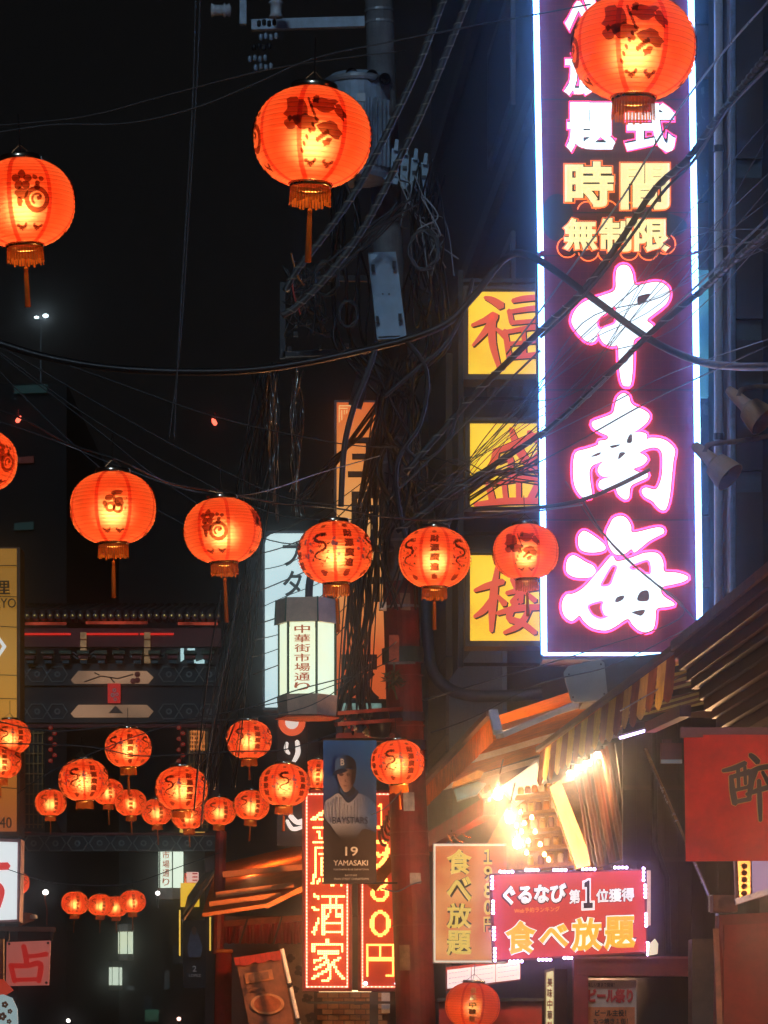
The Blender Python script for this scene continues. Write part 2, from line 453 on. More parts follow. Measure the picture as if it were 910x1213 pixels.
def blue_bm(seed):
    random.seed(seed); mb = MB()
    for q in range(8):
        a = (q + .5) * math.pi / 4
        for k in range(7):
            patch(mb, LR * a + random.uniform(-.03, .03), random.uniform(-.05, .07), .010, .010, 0, 10, .25, .0052)
    return mb
def make_lantern(kind, seed, seams, blue=False, lamp=True):
    t = thing('paper_lantern', (0, 0, 0), 'x', 'lantern', 'red paper lanterns strung over the street')
    pm = paper_red if lamp else paper_dull
    sh = shade_bm().build('shade', pm, t, smooth=True)
    for k in range(seams):
        seam_bm(2 * math.pi * (k + .5) / seams).build('seam', seam_red, sh, smooth=True)
    wr = MB(); n = 22
    for i in range(1, n):
        u = i / n; a = (u - .5) * math.pi; z = ZC * (math.sin(a) * .55 + (2 * u - 1) * .45); r = lr(z)
        wr.lathe([(r + .0004, z - .0012), (r + .0012, z), (r + .0004, z + .0012)], 40)
    wr.build('rib_wire', rib_m, sh, smooth=True, kind='stuff')
    motif_bm(kind, seed).build('ink_print', gold if kind == 'chinatown' else ink_brown, sh, kind='stuff')
    if blue: blue_bm(seed).build('flower_print', ink_blue, sh, kind='stuff')
    c = MB(); rc = lr(ZC)
    c.lathe([(rc, ZC - .004), (rc + .004, ZC), (rc + .004, ZC + .02), (rc, ZC + .024), (rc - .004, ZC + .02), (rc - .004, ZC)], 28)
    c.build('top_collar', chrome, t, smooth=True)
    for k in range(3):
        a = 2 * math.pi * k / 3 + .4; w = MB()
        w.tube([(rc * math.cos(a), rc * math.sin(a), ZC + .015), (.0, .0, ZC + .075)], .0018, 5); w.build('hanger_wire', dark_metal, t)
    MB().tube([(0, 0, ZC + .07), (0, 0, ZC + .2)], .003, 5).build('hook', dark_metal, t)
    c = MB(); c.lathe([(rc - .012, -ZC + .004), (rc - .006, -ZC - .002), (rc - .006, -ZC - .012), (rc - .012, -ZC - .014)], 28)
    c.build('bottom_collar', gold, t, smooth=True)
    fr = MB(); n = 40; random.seed(seed + 5)
    for k in range(n):
        a = 2 * math.pi * k / n; r = rc - .009; ln = .062 + random.uniform(-.008, .008); da = math.pi / n * .93
        p = lambda aa, z, rr=r: (rr * math.cos(aa), rr * math.sin(aa), z)
        fr.poly([p(a - da, -ZC - .012), p(a + da, -ZC - .012), p(a + da * .8, -ZC - .012 - ln, r + .003), p(a - da * .8, -ZC - .012 - ln, r + .003)])
    fr.build('fringe', fringe_m, t, kind='stuff')
    b = MB(); b.lathe([(.0, -.052), (.012, -.048), (.020, -.035), (.022, -.02), (.016, 0), (.011, .014), (.011, .03), (0, .03)], 14)
    if lamp: b.build('bulb', bulb_m, t, smooth=True)
    MB().tube([(0, 0, .03), (0, 0, ZC)], .006, 6).build('flex', dark_metal, t)
    return t
LAMP = bpy.data.lights.new('lantern_lamp', 'POINT'); LAMP.energy = 6.0; LAMP.color = (1.0, .70, .40); LAMP.shadow_soft_size = .05
def tassel(ln):
    mb = MB(); z0 = -ZC - .02
    mb.tube([(0, 0, z0), (0, 0, z0 - .075)], .0022, 5)
    mb.lathe([(0, z0 - .07), (.008, z0 - .075), (.010, z0 - .085), (.007, z0 - .093), (.009, z0 - .10), (.011, z0 - .07 - ln * .7), (.012, z0 - .07 - ln), (0, z0 - .07 - ln)], 10)
    return mb
PROTO = {'spray': make_lantern('spray', 1, 8), 'fruit': make_lantern('fruit', 2, 8), 'blossom': make_lantern('blossom', 3, 8),
         'writing': make_lantern('writing', 4, 8), 'dragon': make_lantern('writing', 6, 8, True), 'chinatown': make_lantern('chinatown', 8, 8, False, False)}
TASSEL = {}
DULL_FILL = LAMP.copy(); DULL_FILL.energy = 1.5  # lamp added inside the bulbless dull lantern only to brighten it
def copy_tree(o, parent=None):
    c = o.copy(); COL.objects.link(c)
    if parent is not None: c.parent = parent
    for ch in [x for x in o.children]: copy_tree(ch, c)
    return c
# px centre of the paper body, its px width, print, turn in degrees, tassel length, label
LANTERNS = [
 (751, 57, 147, 'spray', 8, 0, 'big lantern with peony print hanging in front of the top of the neon sign'),
 (370, 163, 140, 'spray', 10, .20, 'big lantern with peony print in front of the transformer on the utility pole'),
 (27, 241, 124, 'blossom', 8, .17, 'big lantern with round blossom print against the black sky above the floodlight mast'),
 (-24, 546, 90, 'blossom', 40, .1, 'lantern cut off by the photo edge below the red signal light'),
 (134, 602, 103, 'fruit', 0, .19, 'lantern with a gourd printed on its front and a long tassel above the gate roof'),
 (264, 629, 93, 'blossom', -14, .25, 'lantern with dark flower print between the gourd lantern and the white sign'),
 (397, 655, 89, 'dragon', 22, .20, 'lantern with dragon and writing just above the hexagonal street lamp'),
 (515, 661, 86, 'writing', 0, .17, 'lantern with four columns of writing in front of the utility pole'),
 (623, 654, 79, 'spray', 0, .16, 'lantern overlapping the lowest yellow sign and the neon sign edge'),
 (12, 873, 50, 'dragon', 30, 0, 'upper of the two overlapping lanterns in front of the tall yellow sign'),
 (1, 902, 50, 'dragon', 10, .12, 'lower of the two overlapping lanterns in front of the tall yellow sign'),
 (152, 886, 56, 'dragon', 5, .17, 'lantern hanging right under the lower lit panel of the gate'),
 (99, 924, 60, 'dragon', 24, .0, 'lantern with a dragon facing out, lower neighbour of the one under the gate panel'),
 (60, 951, 38, 'writing', 20, .17, 'small lantern alone between the tall yellow sign and the dragon lantern cluster'),
 (128, 938, 37, 'dragon', 8, .2, 'small lantern half hidden behind the dragon lantern'),
 (155, 951, 38, 'writing', 0, .17, 'small lantern with writing straight below the lantern under the gate panel'),
 (186, 962, 37, 'dragon', 15, .2, 'small lantern touching the side of the large dragon lantern over the street'),
 (215, 934, 63, 'dragon', 18, .0, 'largest lantern of the low cluster, its dragon lit from inside'),
 (223, 966, 40, 'dragon', -20, .15, 'small lantern half hidden beneath the largest one of the low cluster'),
 (260, 961, 40, 'dragon', 22, .15, 'small lantern over the peak of the orange awning, next to the largest of the cluster'),
 (298, 954, 43, 'dragon', 20, .17, 'small lantern between the two lanterns above the orange awning and the LED sign'),
 (295, 876, 55, 'dragon', 22, .12, 'lantern left of the ring sign, higher than its whole cluster'),
 (337, 930, 61, 'dragon', 45, .13, 'lantern with blue flowers touching the top of the red LED sign'),
 (377, 917, 42, 'dragon', 0, .1, 'lantern mostly hidden behind the baseball player banner'),
 (471, 903, 64, 'dragon', 30, .12, 'pale pink lit lantern right beside the baseball player banner'),
 (31, 971, 29, 'writing', 10, .15, 'small lantern peeping out between the yellow sign and the white sign'),
 (19, 1046, 33, 'writing', 0, .1, 'small lantern half covered by the white lit sign'),
 (89, 1070, 33, 'writing', 12, .2, 'far small lantern hanging by itself left of the row of three'),
 (119, 1072, 31, 'writing', 15, .2, 'first lantern of the far row of three under the gate beam'),
 (137, 1074, 30, 'writing', 30, .2, 'middle lantern of the far row of three under the gate beam'),
 (157, 1068, 32, 'writing', 5, .2, 'last lantern of the far row of three, the one nearest the orange awning'),
 (215, 1046, 29, 'dragon', 25, 0, 'small lantern in front of the far hexagonal lamp with writing'),
 (560, 1191, 66, 'chinatown', 0, 0, 'dull orange lantern with gold writing at the foot of the red pole'),
]
LPOS = []
for i, (px, py, w, kd, turn, tl, lab) in enumerate(LANTERNS):
    Y = 2 * LR * 2000 / w; p = P(px, py, Y)
    o = copy_tree(PROTO[kd]); o.location = p; o.rotation_euler = (0, R(random.uniform(-4, 4)), R(turn) + math.atan2(-p.x, p.y))
    o['label'] = lab; LPOS.append(p)
    if tl:
        if tl not in TASSEL:
            TASSEL[tl] = tassel(tl).build('tassel', fringe_m, o, smooth=True, local=True).data
        else: link('tassel', TASSEL[tl], o)
    if True:
        l = bpy.data.objects.new('lantern_light', LAMP if kd != 'chinatown' else DULL_FILL); COL.objects.link(l); l.parent = o; l.location = (0, 0, -.02)
for o in PROTO.values():
    for c in list(o.children_recursive): bpy.data.objects.remove(c)
    bpy.data.objects.remove(o)
random.seed(11)
# ------------------------------------------------------------------ the tall neon sign
def rect(x0, y0, x1, y1, Y): return [(x0, y1, Y), (x1, y1, Y), (x1, y0, Y), (x0, y0, Y)]
def box_px(mb, x0, y0, x1, y1, Y, t, m=0): return mb.slab(rect(x0, y0, x1, y1, Y), t, m)
def ring_tube(mb, ring, Y, dy, r, n=5):
    pts = []
    for x, y in ring:
        q = P(x, y, Y); q.y += dy; pts.append(q)
    return mb.tube(pts + [pts[0], pts[1]], r, n, cap=False)
def grow_ring(ring, d):
    """outline moved outwards by d px"""
    n = len(ring); A = sum(ring[i][0] * ring[(i + 1) % n][1] - ring[(i + 1) % n][0] * ring[i][1] for i in range(n)); s = 1 if A > 0 else -1
    out = []
    for i in range(n):
        a, b = ring[i - 1], ring[(i + 1) % n]; dx, dy = b[0] - a[0], b[1] - a[1]; l = math.hypot(dx, dy) or 1
        out.append((ring[i][0] + s * dy / l * d, ring[i][1] - s * dx / l * d))
    return out
neon_blue = lit('neon_tube_blue', (.08, .30, 1.0), 26.0)
neon_core = lit('neon_tube_white', (.26, .54, 1.0), 9.5)
neon_pink = lit('neon_tube_pink', (1.0, .04, .20), 6.0)
neon_orange = lit('neon_tube_orange', (1.0, .16, .02), 2.2)
face_white = lit('letter_face_white', (.74, .90, 1.0), 1.8)
face_yellow = lit('letter_face_yellow', (1.0, .80, .36), 1.25)
edge_blue = mat('letter_edge_blue', (.02, .05, .16), .4, var=0)
edge_black = mat('letter_edge_black', (.02, .015, .01), .5, var=0)
def maroon_panel():
    m = mat('maroon_panel', (.16, .012, .03), .6, var=0, spec=.08); nt = m.node_tree; N = nt.nodes; L = nt.links; b = N['Principled BSDF']
    tc = N.new('ShaderNodeTexCoord'); br = N.new('ShaderNodeTexBrick'); br.offset = 0; br.inputs['Scale'].default_value = 1
    sp = N.new('ShaderNodeSeparateXYZ'); cb = N.new('ShaderNodeCombineXYZ'); L.new(tc.outputs['Object'], sp.inputs[0]); L.new(sp.outputs[0], cb.inputs[0]); L.new(sp.outputs[2], cb.inputs[1])
    br.inputs['Brick Width'].default_value = .062; br.inputs['Row Height'].default_value = .062; br.inputs['Mortar Size'].default_value = .0035
    br.inputs['Color1'].default_value = (.22, .008, .026, 1); br.inputs['Color2'].default_value = (.27, .010, .03, 1); br.inputs['Mortar'].default_value = (.30, .018, .03, 1)
    L.new(cb.outputs[0], br.inputs['Vector']); L.new(br.outputs[0], b.inputs['Base Color']); return m
maroon = maroon_panel()
YS = 13.0
sign = thing('neon_sign', P(735, 780, YS), 'tall maroon neon sign with white brush characters and blue tube border', 'neon sign')
MB().slab([(643, 781, YS), (834, 781, YS), (822, -70, YS), (631, -70, YS)], .45).build('cabinet', mat('sign_cabinet', (.05, .05, .07), .5), sign)
fp = MB(); fp.slab([(645, 779, YS), (832, 779, YS), (820, -70, YS), (633, -70, YS)], -.012); fp.build('face_panel', maroon, sign)
for yy in (118, 252, 303, 462, 616):
    m = MB(); m.slab([(634.5 + (yy + 70) * .0141, yy + 1, YS), (818 + (yy + 70) * .0141, yy + 1, YS), (818 + (yy + 70) * .0141, yy - .4, YS), (634.5 + (yy + 70) * .0141, yy - .4, YS)], -.016); m.build('panel_joint', mat('joint_dark', (.03, .006, .012), .6), sign)
def tube_px(pts, Y, dy, r):
    q = [P(x, y, Y) for x, y in pts]
    for p in q: p.y += dy
    return MB().tube(q, r, 8)
for x0, y0, x1, y1 in ((634.5, -70, 641.5, 300), (641.6, 308, 645.5, 776), (818, -70, 823.5, 300), (823.6, 304, 829.5, 757)):
    tube_px([(x0, y0), (x1, y1)], YS, -.10, .0125).build('neon_tube', neon_core, sign)
    tube_px([(x0 - 3.2, y0), (x1 - 3.2, y1)], YS, -.05, .009).build('neon_tube', neon_blue, sign)
tube_px([(643, 776.5), (822, 776.5)], YS, -.10, .0125).build('neon_tube', neon_core, sign)
for yy in (-30, 60, 150, 240, 330, 420, 510, 600, 690, 760):
    for xx in (636, 820.5):
        x = xx + (yy + 70) * .0125; m = MB(); q = P(x, yy, YS)
        m.bar(q, q + Vector((0, -.09, 0)), .03, .012); m.build('tube_clip', grey_metal, sign)
sc = lambda pts, ox, oy, k: [(ox + x * k, oy + y * k) for x, y in pts]
k1 = 180 / 910
ZHONG = [[(445,75),(410,95),(400,150),(395,225),(330,255),(290,268),(225,290),(180,320),(150,360),(135,410),(150,450),(180,490),(215,525),(255,540),(285,520),(296,478),(303,505),(330,545),(380,562),(412,560),(418,640),(425,730),(440,790),(465,802),(490,790),(502,700),(505,600),(508,530),(540,505),(590,485),(622,465),(620,435),(588,405),(640,360),(700,310),(722,260),(715,215),(680,185),(630,178),(570,190),(515,195),(500,130),(480,88)],
         [(293,445),(288,420),(303,392),(345,362),(395,325),(400,370),(398,422),(350,445),(305,460)], [(537,318),(530,270),(560,255),(606,248),(592,278)]]
NAN = [[(440,35),(410,60),(395,110),(380,155),(310,185),(260,205),(265,240),(310,270),(352,290),(345,312),(300,320),(290,345),(215,370),(165,385),(148,430),(145,500),(150,570),(170,620),(200,655),(235,662),(258,645),(250,580),(243,510),(258,470),(300,450),(330,442),(305,462),(292,500),(320,532),(372,532),(325,547),(300,565),(302,600),(340,615),(395,600),(415,640),(455,670),(480,655),(490,592),(540,562),(588,540),(590,512),(555,512),(508,488),(560,465),(590,430),(572,405),(545,388),(600,362),(650,362),(675,390),(680,450),(675,530),(655,590),(630,610),(580,598),(555,620),(575,655),(620,680),(650,715),(680,735),(705,720),(725,640),(735,540),(745,440),(755,375),(720,330),(670,305),(610,300),(588,308),(583,278),(550,267),(512,268),(545,245),(590,205),(602,165),(570,135),(515,112),(490,90),(480,55),(462,38)],
       [(252,415),(283,395),(312,388),(298,405)], [(366,350),(420,340),(424,346),(382,362)], [(416,430),(425,390),(458,392)], [(466,328),(478,290),(496,280),(496,327)]]
HAI = [[(205,100),(180,125),(175,165),(185,205),(220,225),(280,228),(332,215),(338,190),(310,160),(270,130),(230,105)],
       [(145,245),(115,265),(103,310),(110,350),(150,375),(200,380),(250,375),(280,345),(268,310),(220,285),(180,260)],
       [(420,10),(385,25),(365,60),(345,105),(350,150),(362,195),(390,235),(430,243),(465,230),(493,208),(512,228),(545,205),(600,160),(655,130),(688,112),(685,88),(655,78),(600,88),(545,102),(497,107),(492,70),(470,30),(445,12)],
       [(380,248),(350,275),(320,312),(288,350),(250,395),(200,445),(145,475),(110,478),(85,510),(78,560),(95,610),(135,638),(165,620),(185,606),(210,640),(260,680),(340,695),(400,670),(470,626),(500,660),(540,695),(585,705),(625,685),(638,630),(645,566),(700,555),(750,544),(742,525),(700,500),(674,470),(680,435),(740,420),(800,405),(833,384),(818,365),(760,348),(692,342),(685,290),(665,245),(630,228),(570,232),(520,250),(480,264),(430,278),(402,278)],
       [(310,428),(330,380),(375,308),(408,315),(390,370),(365,424)], [(482,315),(530,290),(598,276),(610,353),(572,353),(542,330),(500,333)], [(396,520),(410,495),(450,486),(443,510),(410,526)],
       [(530,515),(546,466),(593,457),(595,515)], [(498,585),(573,571),(555,606),(520,598)], [(232,550),(260,531),(322,520),(318,560),(335,603),(358,610),(310,626),(265,608),(242,580)]]
for rings, (ox, oy) in ((ZHONG, (650, 300)), (NAN, (650, 460)), (HAI, (650, 610))):
    rs = [sc(r, ox, oy, k1) for r in rings]
    sm = outline(rs, YS - .03, face_white, sign, .035, edge_blue, 'character', 4)
    hm = MB()
    for i, r in enumerate(sm):
        per = sum(math.dist(r[j], r[j - 1]) for j in range(len(r)))
        if per < 60: continue
        q = grow_ring(r, 2.2 if not (rings is not HAI and i > 0 or i > 3) else -1.2)
        ring_tube(hm, q[::2], YS, -.035, .0075)
    hm.build('halo_outline', neon_pink, sign)
def block_char(ch, box, face, edge, halo, grow=1.8):
    """block letter on a stand-off box with an enlarged glowing glyph behind it for its halo"""
    text(ch, box, YS - .032, face, sign, .038, .035, 'character', edge)
    x0, y0, x1, y1 = box
    v, f, nz = glyph(ch, .085, .01, 2); mb = MB()
    for x, y, z in v:
        q = P(x0 - 1.6 + (x1 - x0 + 3.2) * x, y1 + 1.6 + (y0 - y1 - 3.2) * y, YS); q.y -= .018 + z * .5; mb.v.append(q)
    mb.f = list(f); mb.m = [0] * len(f); mb.build('halo_outline', halo, sign)  # glowing enlarged glyph imitates the halo round the letter
    v, f, nz = glyph(ch, .065, .01, 2); mb = MB()
    for x, y, z in v:
        q = P(x0 - .6 + (x1 - x0 + 1.2) * x, y1 + .6 + (y0 - y1 - 1.2) * y, YS); q.y -= .028 + z * .6; mb.v.append(q)
    mb.f = list(f); mb.m = [0] * len(f); mb.build('character_backing', edge, sign)
for ch, b in (('食', (668, -56, 726, -14)), ('べ', (669, -6, 708, 48)), ('放', (668, 62, 724, 114)), ('題', (671, 122, 729, 181)),
              ('ダ', (742, -56, 795, -10)), ('式', (740, 123, 800, 181))):
    block_char(ch, b, face_white, edge_blue, neon_pink)
m = MB(); m.slab(rect(764, 8, 776, 112, YS - .032), .03); m.build('character', face_white, sign)
for ch, b in (('時', (669, 192, 727, 246)), ('間', (735, 194, 793, 249)), ('無', (667, 259, 708, 297)), ('制', (709, 259, 748, 299)), ('限', (751, 260, 793, 299))):
    block_char(ch, b, face_yellow, edge_black, neon_orange)
def arc(cx, cy, r, a0, a1, n=14): return [(cx + r * math.cos(R(a0 + (a1 - a0) * i / n)), cy + r * 1.0 * math.sin(R(a0 + (a1 - a0) * i / n))) for i in range(n + 1)]
m = MB()
for a in (arc(672, 294, 12, 40, 250), arc(697, 298, 12, 10, 170), arc(720, 299, 12, 10, 170), arc(745, 298, 11, 10, 170), arc(768, 297, 12, 10, 160), arc(788, 290, 12, -60, 120), arc(695, 251, 11, 190, 350), arc(720, 250, 11, 190, 340), arc(745, 252, 11, 200, 350)):
    m.tube([P(x, y, YS) + Vector((0, -.03, 0)) for x, y in a], .005, 5)
m.build('cloud_tube', neon_orange, sign, kind='stuff')
dk = mat('sign_dark_print', (.015, .012, .02), .5, var=0)
for nm, cx, cy, rx, ry in (('cloud_print', 660, 258, 19, 28), ('cloud_print', 680, 290, 14, 12), ('cloud_print', 778, 268, 36, 16)):
    m = MB(); m.prism([P(cx + rx * math.cos(a * .2618), cy + ry * math.sin(a * .2618), YS) + Vector((0, -.013, 0)) for a in range(24)], (0, -.003 - .0005 * cx / 300, 0)); m.build(nm, dk, sign)

# ------------------------------------------------------------------ sign with lit side beside the neon sign
cy_panel = lit('cyan_panel', (.16, .62, .85), .55, var=.5, scale=2.0, col2=(.03, .22, .45))
blue_panel = mat('blue_glass_panel', (.03, .10, .24), .25, var=.3, scale=3)
st = thing('side_sign', P(842, 760, 13.7), 'narrow side of a blue and maroon projecting sign behind the neon sign', 'sign')
for nm, y0, y1, mm in (('panel', -70, 28, blue_panel), ('panel', 30, 92, mat('maroon_board', (.14, .012, .03), .5)), ('panel', 94, 238, blue_panel), ('panel', 240, 318, MATS['maroon_board']), ('lit_panel', 320, 470, cy_panel),
                       ('panel', 472, 610, blue_panel), ('maroon_panel', 612, 695, MATS['maroon_board']), ('panel', 697, 765, blue_panel)):
    o = -6 if nm != 'maroon_panel' else 8
    m = MB(); m.slab([(824, y1, 13.7), (843 + o * .6, y1, 13.8), (843 + o * .6, y0, 13.8), (824, y0, 13.7)], .3); m.build(nm, mm, st)
for x, w, c in ((846, 3, dark_metal),):
    m = MB(); m.slab(rect(x, -70, x + w, 765, 13.85), .12); m.build('post', c, st)

# ------------------------------------------------------------------ three yellow box signs
ysign_face = lit('yellow_lightbox', (1.0, .70, .05), 1.2, var=.5, scale=1.6, col2=(.85, .46, .02))
red_print = lit('red_sign_print', (.86, .10, .06), .85, base=(.5, .05, .03))
shadow_print = mat('black_print', (.02, .012, .01), .5, var=0)
FU = [[(574,353,3),(583,356,7),(594,363,9)], [(559,386,3),(574,380,6),(586,374,8),(577,390,7),(560,410,2)], [(584,381,6),(583,405,8),(591,436,4)], [(588,390,3),(599,399,7)],
      [(607,357,4),(622,354,6),(650,352,5)], [(603,368,5),(606,383,5)], [(603,370,4),(640,366,6),(637,382,4)], [(605,383,4),(640,380,4)],
      [(598,392,5),(603,424,6)], [(599,394,4),(645,389,6),(640,422,6)], [(602,408,4),(642,404,4)], [(620,392,4),(621,422,4)], [(602,424,4),(642,420,6)]]
SHENG = [[(585,536,4),(605,528,7),(645,513,6)], [(588,533,7),(582,552,7),(563,570,3)], [(605,508,4),(613,530,9),(628,552,9),(650,566,5)], [(626,512,5),(636,522,7)], [(590,548,4),(604,543,6),(603,562,6),(596,560,4)], [(644,530,4),(625,552,6),(606,566,3)],
         [(578,572,6),(583,593,7)], [(580,574,4),(634,567,6),(628,592,7)], [(597,573,5),(599,592,5)], [(614,571,5),(614,592,5)], [(562,598,4),(600,594,7),(654,594,5)]]
LOU = [[(562,700,3),(578,694,7),(596,689,6)], [(589,672,4),(584,710,9),(582,748,4)], [(583,708,4),(574,722,7),(562,731,3)], [(589,706,3),(598,716,7)],
       [(606,686,4),(612,696,7)], [(640,680,4),(628,694,6)], [(600,703,4),(622,698,6),(650,695,4)], [(618,684,5),(617,714,5)], [(616,702,4),(606,714,5)], [(622,702,4),(634,712,5)],
       [(589,727,4),(612,721,7),(652,719,5)], [(612,713,5),(603,732,7),(618,738,6),(634,750,5)], [(628,720,5),(616,740,7),(597,750,3)]]
for y0, y1, st_, x0, lab in ((346, 443, FU, 555, 'topmost of the three yellow box signs, with a whole red brush character'), (502, 600, SHENG, 557, 'middle one of the three yellow box signs, crossed by tangled wires'), (658, 759, LOU, 557, 'lowest of the three yellow box signs, behind a lantern')):
    t = thing('box_sign', P(605, y1, 15), lab, 'sign', 'yellow box signs beside the neon sign')
    MB().slab(rect(x0 - 6, y0 - 7, 690, y1 + 7, 15), .35).build('cabinet', mat('sign_frame_dark', (.06, .05, .06), .45, .3), t)
    m = MB(); m.slab(rect(x0, y0, 684, y1, 15), -.012); m.build('face', ysign_face, t)
    strokes(st_, 15, shadow_print, t, .014, 'character_shadow', .9, 1.5, 1.3)
    strokes(st_, 15, red_print, t, .022, 'character', .5)
    for xx in (x0 - 6, 684):
        m = MB(); m.slab(rect(xx, y0 - 7, xx + 4, y1 + 7, 15), -.03); m.build('rim', MATS['sign_frame_dark'], t)
    for yy in (y0 - 7, y1 + 3):
        m = MB(); m.slab(rect(x0 - 1.9, yy, 683.9, yy + 4, 15), -.028); m.build('rim', MATS['sign_frame_dark'], t)
t = thing('sign_bracket', P(551, 790, 15.1), 'dark vertical steel bracket that carries the yellow box signs', 'bracket')
MB().slab(rect(543, 320, 549, 790, 15.05), .1).build('post', dark_metal, t)
for yy in (330, 394, 470, 550, 630, 708, 785): MB().slab(rect(549.2, yy, 700, yy + 4, 15.25), .05).build('arm', dark_metal, t)

# ------------------------------------------------------------------ utility pole and what it carries
YP = 15.0
pole = thing('utility_pole', P(493, 1250, YP), 'leaning concrete utility pole, its lower part painted red', 'utility pole')
pc = lambda y: 449 + 44 * (y / 1213.0)                # axis of the pole in the photo
pr = lambda y: (16.5 + 6.5 * (y / 1213.0)) / 2000 * YP
def pole_piece(y0, y1, extra, m, name, n=24, both=True):
    mb = MB(); mb.tube([P(pc(y0), y0, YP), P(pc(y1), y1, YP)], pr(y0) + extra, n, r2=pr(y1) + extra); return mb.build(name, m, pole)
pole_piece(-120, 690, 0, concrete, 'shaft'); pole_piece(690, 1470, .004, pole_red, 'painted_sleeve')
for y in (12, 26, 205, 262, 455, 492, 520, 548, 580, 640, 718): pole_piece(y, y + 3, .008, grey_metal, 'steel_band')
for y in (800, 860, 900, 985, 1012, 1095): pole_piece(y, y + 1.6, .018, mat('red_band', (.24, .03, .02), .4), 'joint_band')
pole_piece(768, 786, .03, mat('green_band', (.03, .07, .06), .5), 'notice_band'); pole_piece(845, 856, .02, mat('navy_band', (.03, .035, .07), .5), 'notice_band'); pole_piece(878, 890, .02, MATS['navy_band'], 'notice_band')
for x, y0, y1, w, mm in ((484, 940, 962, 12, 'sticker_white'), (478, 1120, 1150, 14, 'sticker_tan'), (492, 1035, 1048, 10, 'sticker_white'), (480, 705, 725, 12, 'sticker_tan')):
    r0 = pr(y0) + .007; mb = MB(); a0 = (x - pc(y0)) / 2000 * YP / r0
    for k in range(5):
        for yy in (y1, y0):
            a = a0 - .3 + k * .15; q = P(pc(yy), yy, YP); mb.v.append(q + Vector((math.sin(a) * r0, -math.cos(a) * r0, 0)))
    for k in range(4): mb.f.append((2 * k, 2 * k + 2, 2 * k + 3, 2 * k + 1)); mb.m.append(0)
    mb.build('sticker', mat(mm, (.42, .40, .38) if 'white' in mm else (.30, .20, .12), .6, var=.4, scale=9), pole)
# top arm with insulators
arm = thing('cross_arm', P(370, 40, YP), 'steel cross arm with white insulators at the top of the utility pole', 'cross arm')
MB().bar(P(298, 30, YP), P(432, 26, YP), .07, .09).build('beam', steel_grey, arm)
MB().slab(rect(284, -30, 292, 28, YP - .1), .06).build('strut', steel_grey, arm)
ceramic = mat('ceramic', (.55, .62, .68), .25, var=.15)
for cx, cy, s, ax in ((262, 12, 1, 'x'), (327, 8, 1.1, 'z')):
    m = MB(); c = P(cx, cy, YP - .15)
    pr_ = [(.02, -.09), (.06, -.085), (.045, -.05), (.045, .02), (.065, .03), (.045, .045), (.06, .075), (.02, .09)]
    m.lathe([(a * s, b * s) for a, b in pr_], 16, c, axis=ax); m.build('insulator', ceramic, arm, smooth=True)
for i, (x, y) in enumerate(((318, 44), (310, 56), (305, 70), (316, 28), (312, 80))):
    m = MB(); c = P(x, y, YP - .1)
    for d in range(4): m.lathe([(.004, -.03), (.018, -.02), (.018, .02), (.004, .03)], 8, c + Vector(((d - 1.5) * .045, 0, .01 * (d % 2))))
    m.build('terminal', (steel_grey, dark_metal)[i % 2], arm, smooth=True)
tr = thing('transformer', P(425, 215, YP - .25), 'blue grey pole transformer behind the big peony lantern', 'transformer')
m = MB(); c = P(424, 152, YP - .25); rr = 38 * YP / 2000
m.lathe([(0, .49), (rr * .3, .49), (rr * .85, .45), (rr, .40), (rr, -.42), (rr * .92, -.46), (0, -.46)], 32, c); m.build('tank', steel_grey, tr, smooth=False)
m = MB(); m.lathe([(rr + .015, .36), (rr + .02, .385), (rr + .015, .41), (rr - .01, .41), (rr - .01, .36)], 32, c); m.build('lid_rim', grey_metal, tr)
for k in range(14):
    a = R(-150 + k * 9); m = MB(); q = c + Vector((math.cos(a) * rr, math.sin(a) * rr, 0)); d = Vector((math.cos(a), math.sin(a), 0))
    m.bar(q + Vector((0, 0, -.38)) + d * .02, q + Vector((0, 0, .2)) + d * .02, .012, .05, up=d); m.build('cooling_fin', steel_grey, tr)
for x, y in ((417, 97), (441, 99), (456, 103)):
    m = MB(); q = P(x, y, YP - .25) + Vector((0, -rr * .9, 0)); m.lathe([(.05, -.03), (.055, 0), (.04, .03), (.02, .05), (.015, .09), (0, .1)], 12, q, axis='y'); m.build('bushing', dark_metal, tr, smooth=True)
m = MB(); m.slab(rect(423, 110, 433, 120, YP - .55), .02); m.build('plate', grey_metal, tr)
cut = thing('cutout_row', P(482, 212, YP - .3), 'row of pale blue fuse cutouts slanting off the utility pole', 'fuse box')
for k in range(5):
    x = 456 + k * 11.5; y = 184 + k * 5.5
    m = MB(); m.slab([(x - 5, y + 17, YP - .3), (x + 3.5, y + 20, YP - .3), (x + 6, y - 12, YP - .3), (x - 3, y - 14, YP - .3)], .12)
    o = m.build('cutout', mat('pale_blue_plastic', (.34, .50, .62), .4, var=.15), cut)
    m = MB(); m.slab([(x - 1, y - 12, YP - .32), (x + 4, y - 11, YP - .32), (x + 5, y - 24, YP - .32), (x + 1, y - 25, YP - .32)], .09); m.build('terminal', MATS['pale_blue_plastic'], o)
    m = MB(); m.slab(rect(x - 2, y + 2, x + 3, y + 6, YP - .305), -.01); m.build('slot', dark_metal, o)
    m = MB(); m.slab([(x - 4, y + 20, YP - .3), (x + 5, y + 22, YP - .3), (x + 3, y + 29, YP - .3), (x - 2, y + 28, YP - .3)], .1); m.build('foot', MATS['pale_blue_plastic'], o)
MB().bar(P(440, 206, YP - .2), P(466, 214, YP - .2), .05, .06).build('bracket', steel_grey, cut)
bx = thing('meter_box', P(462, 404, YP - .3), 'tall blue grey steel box strapped to the utility pole', 'junction box')
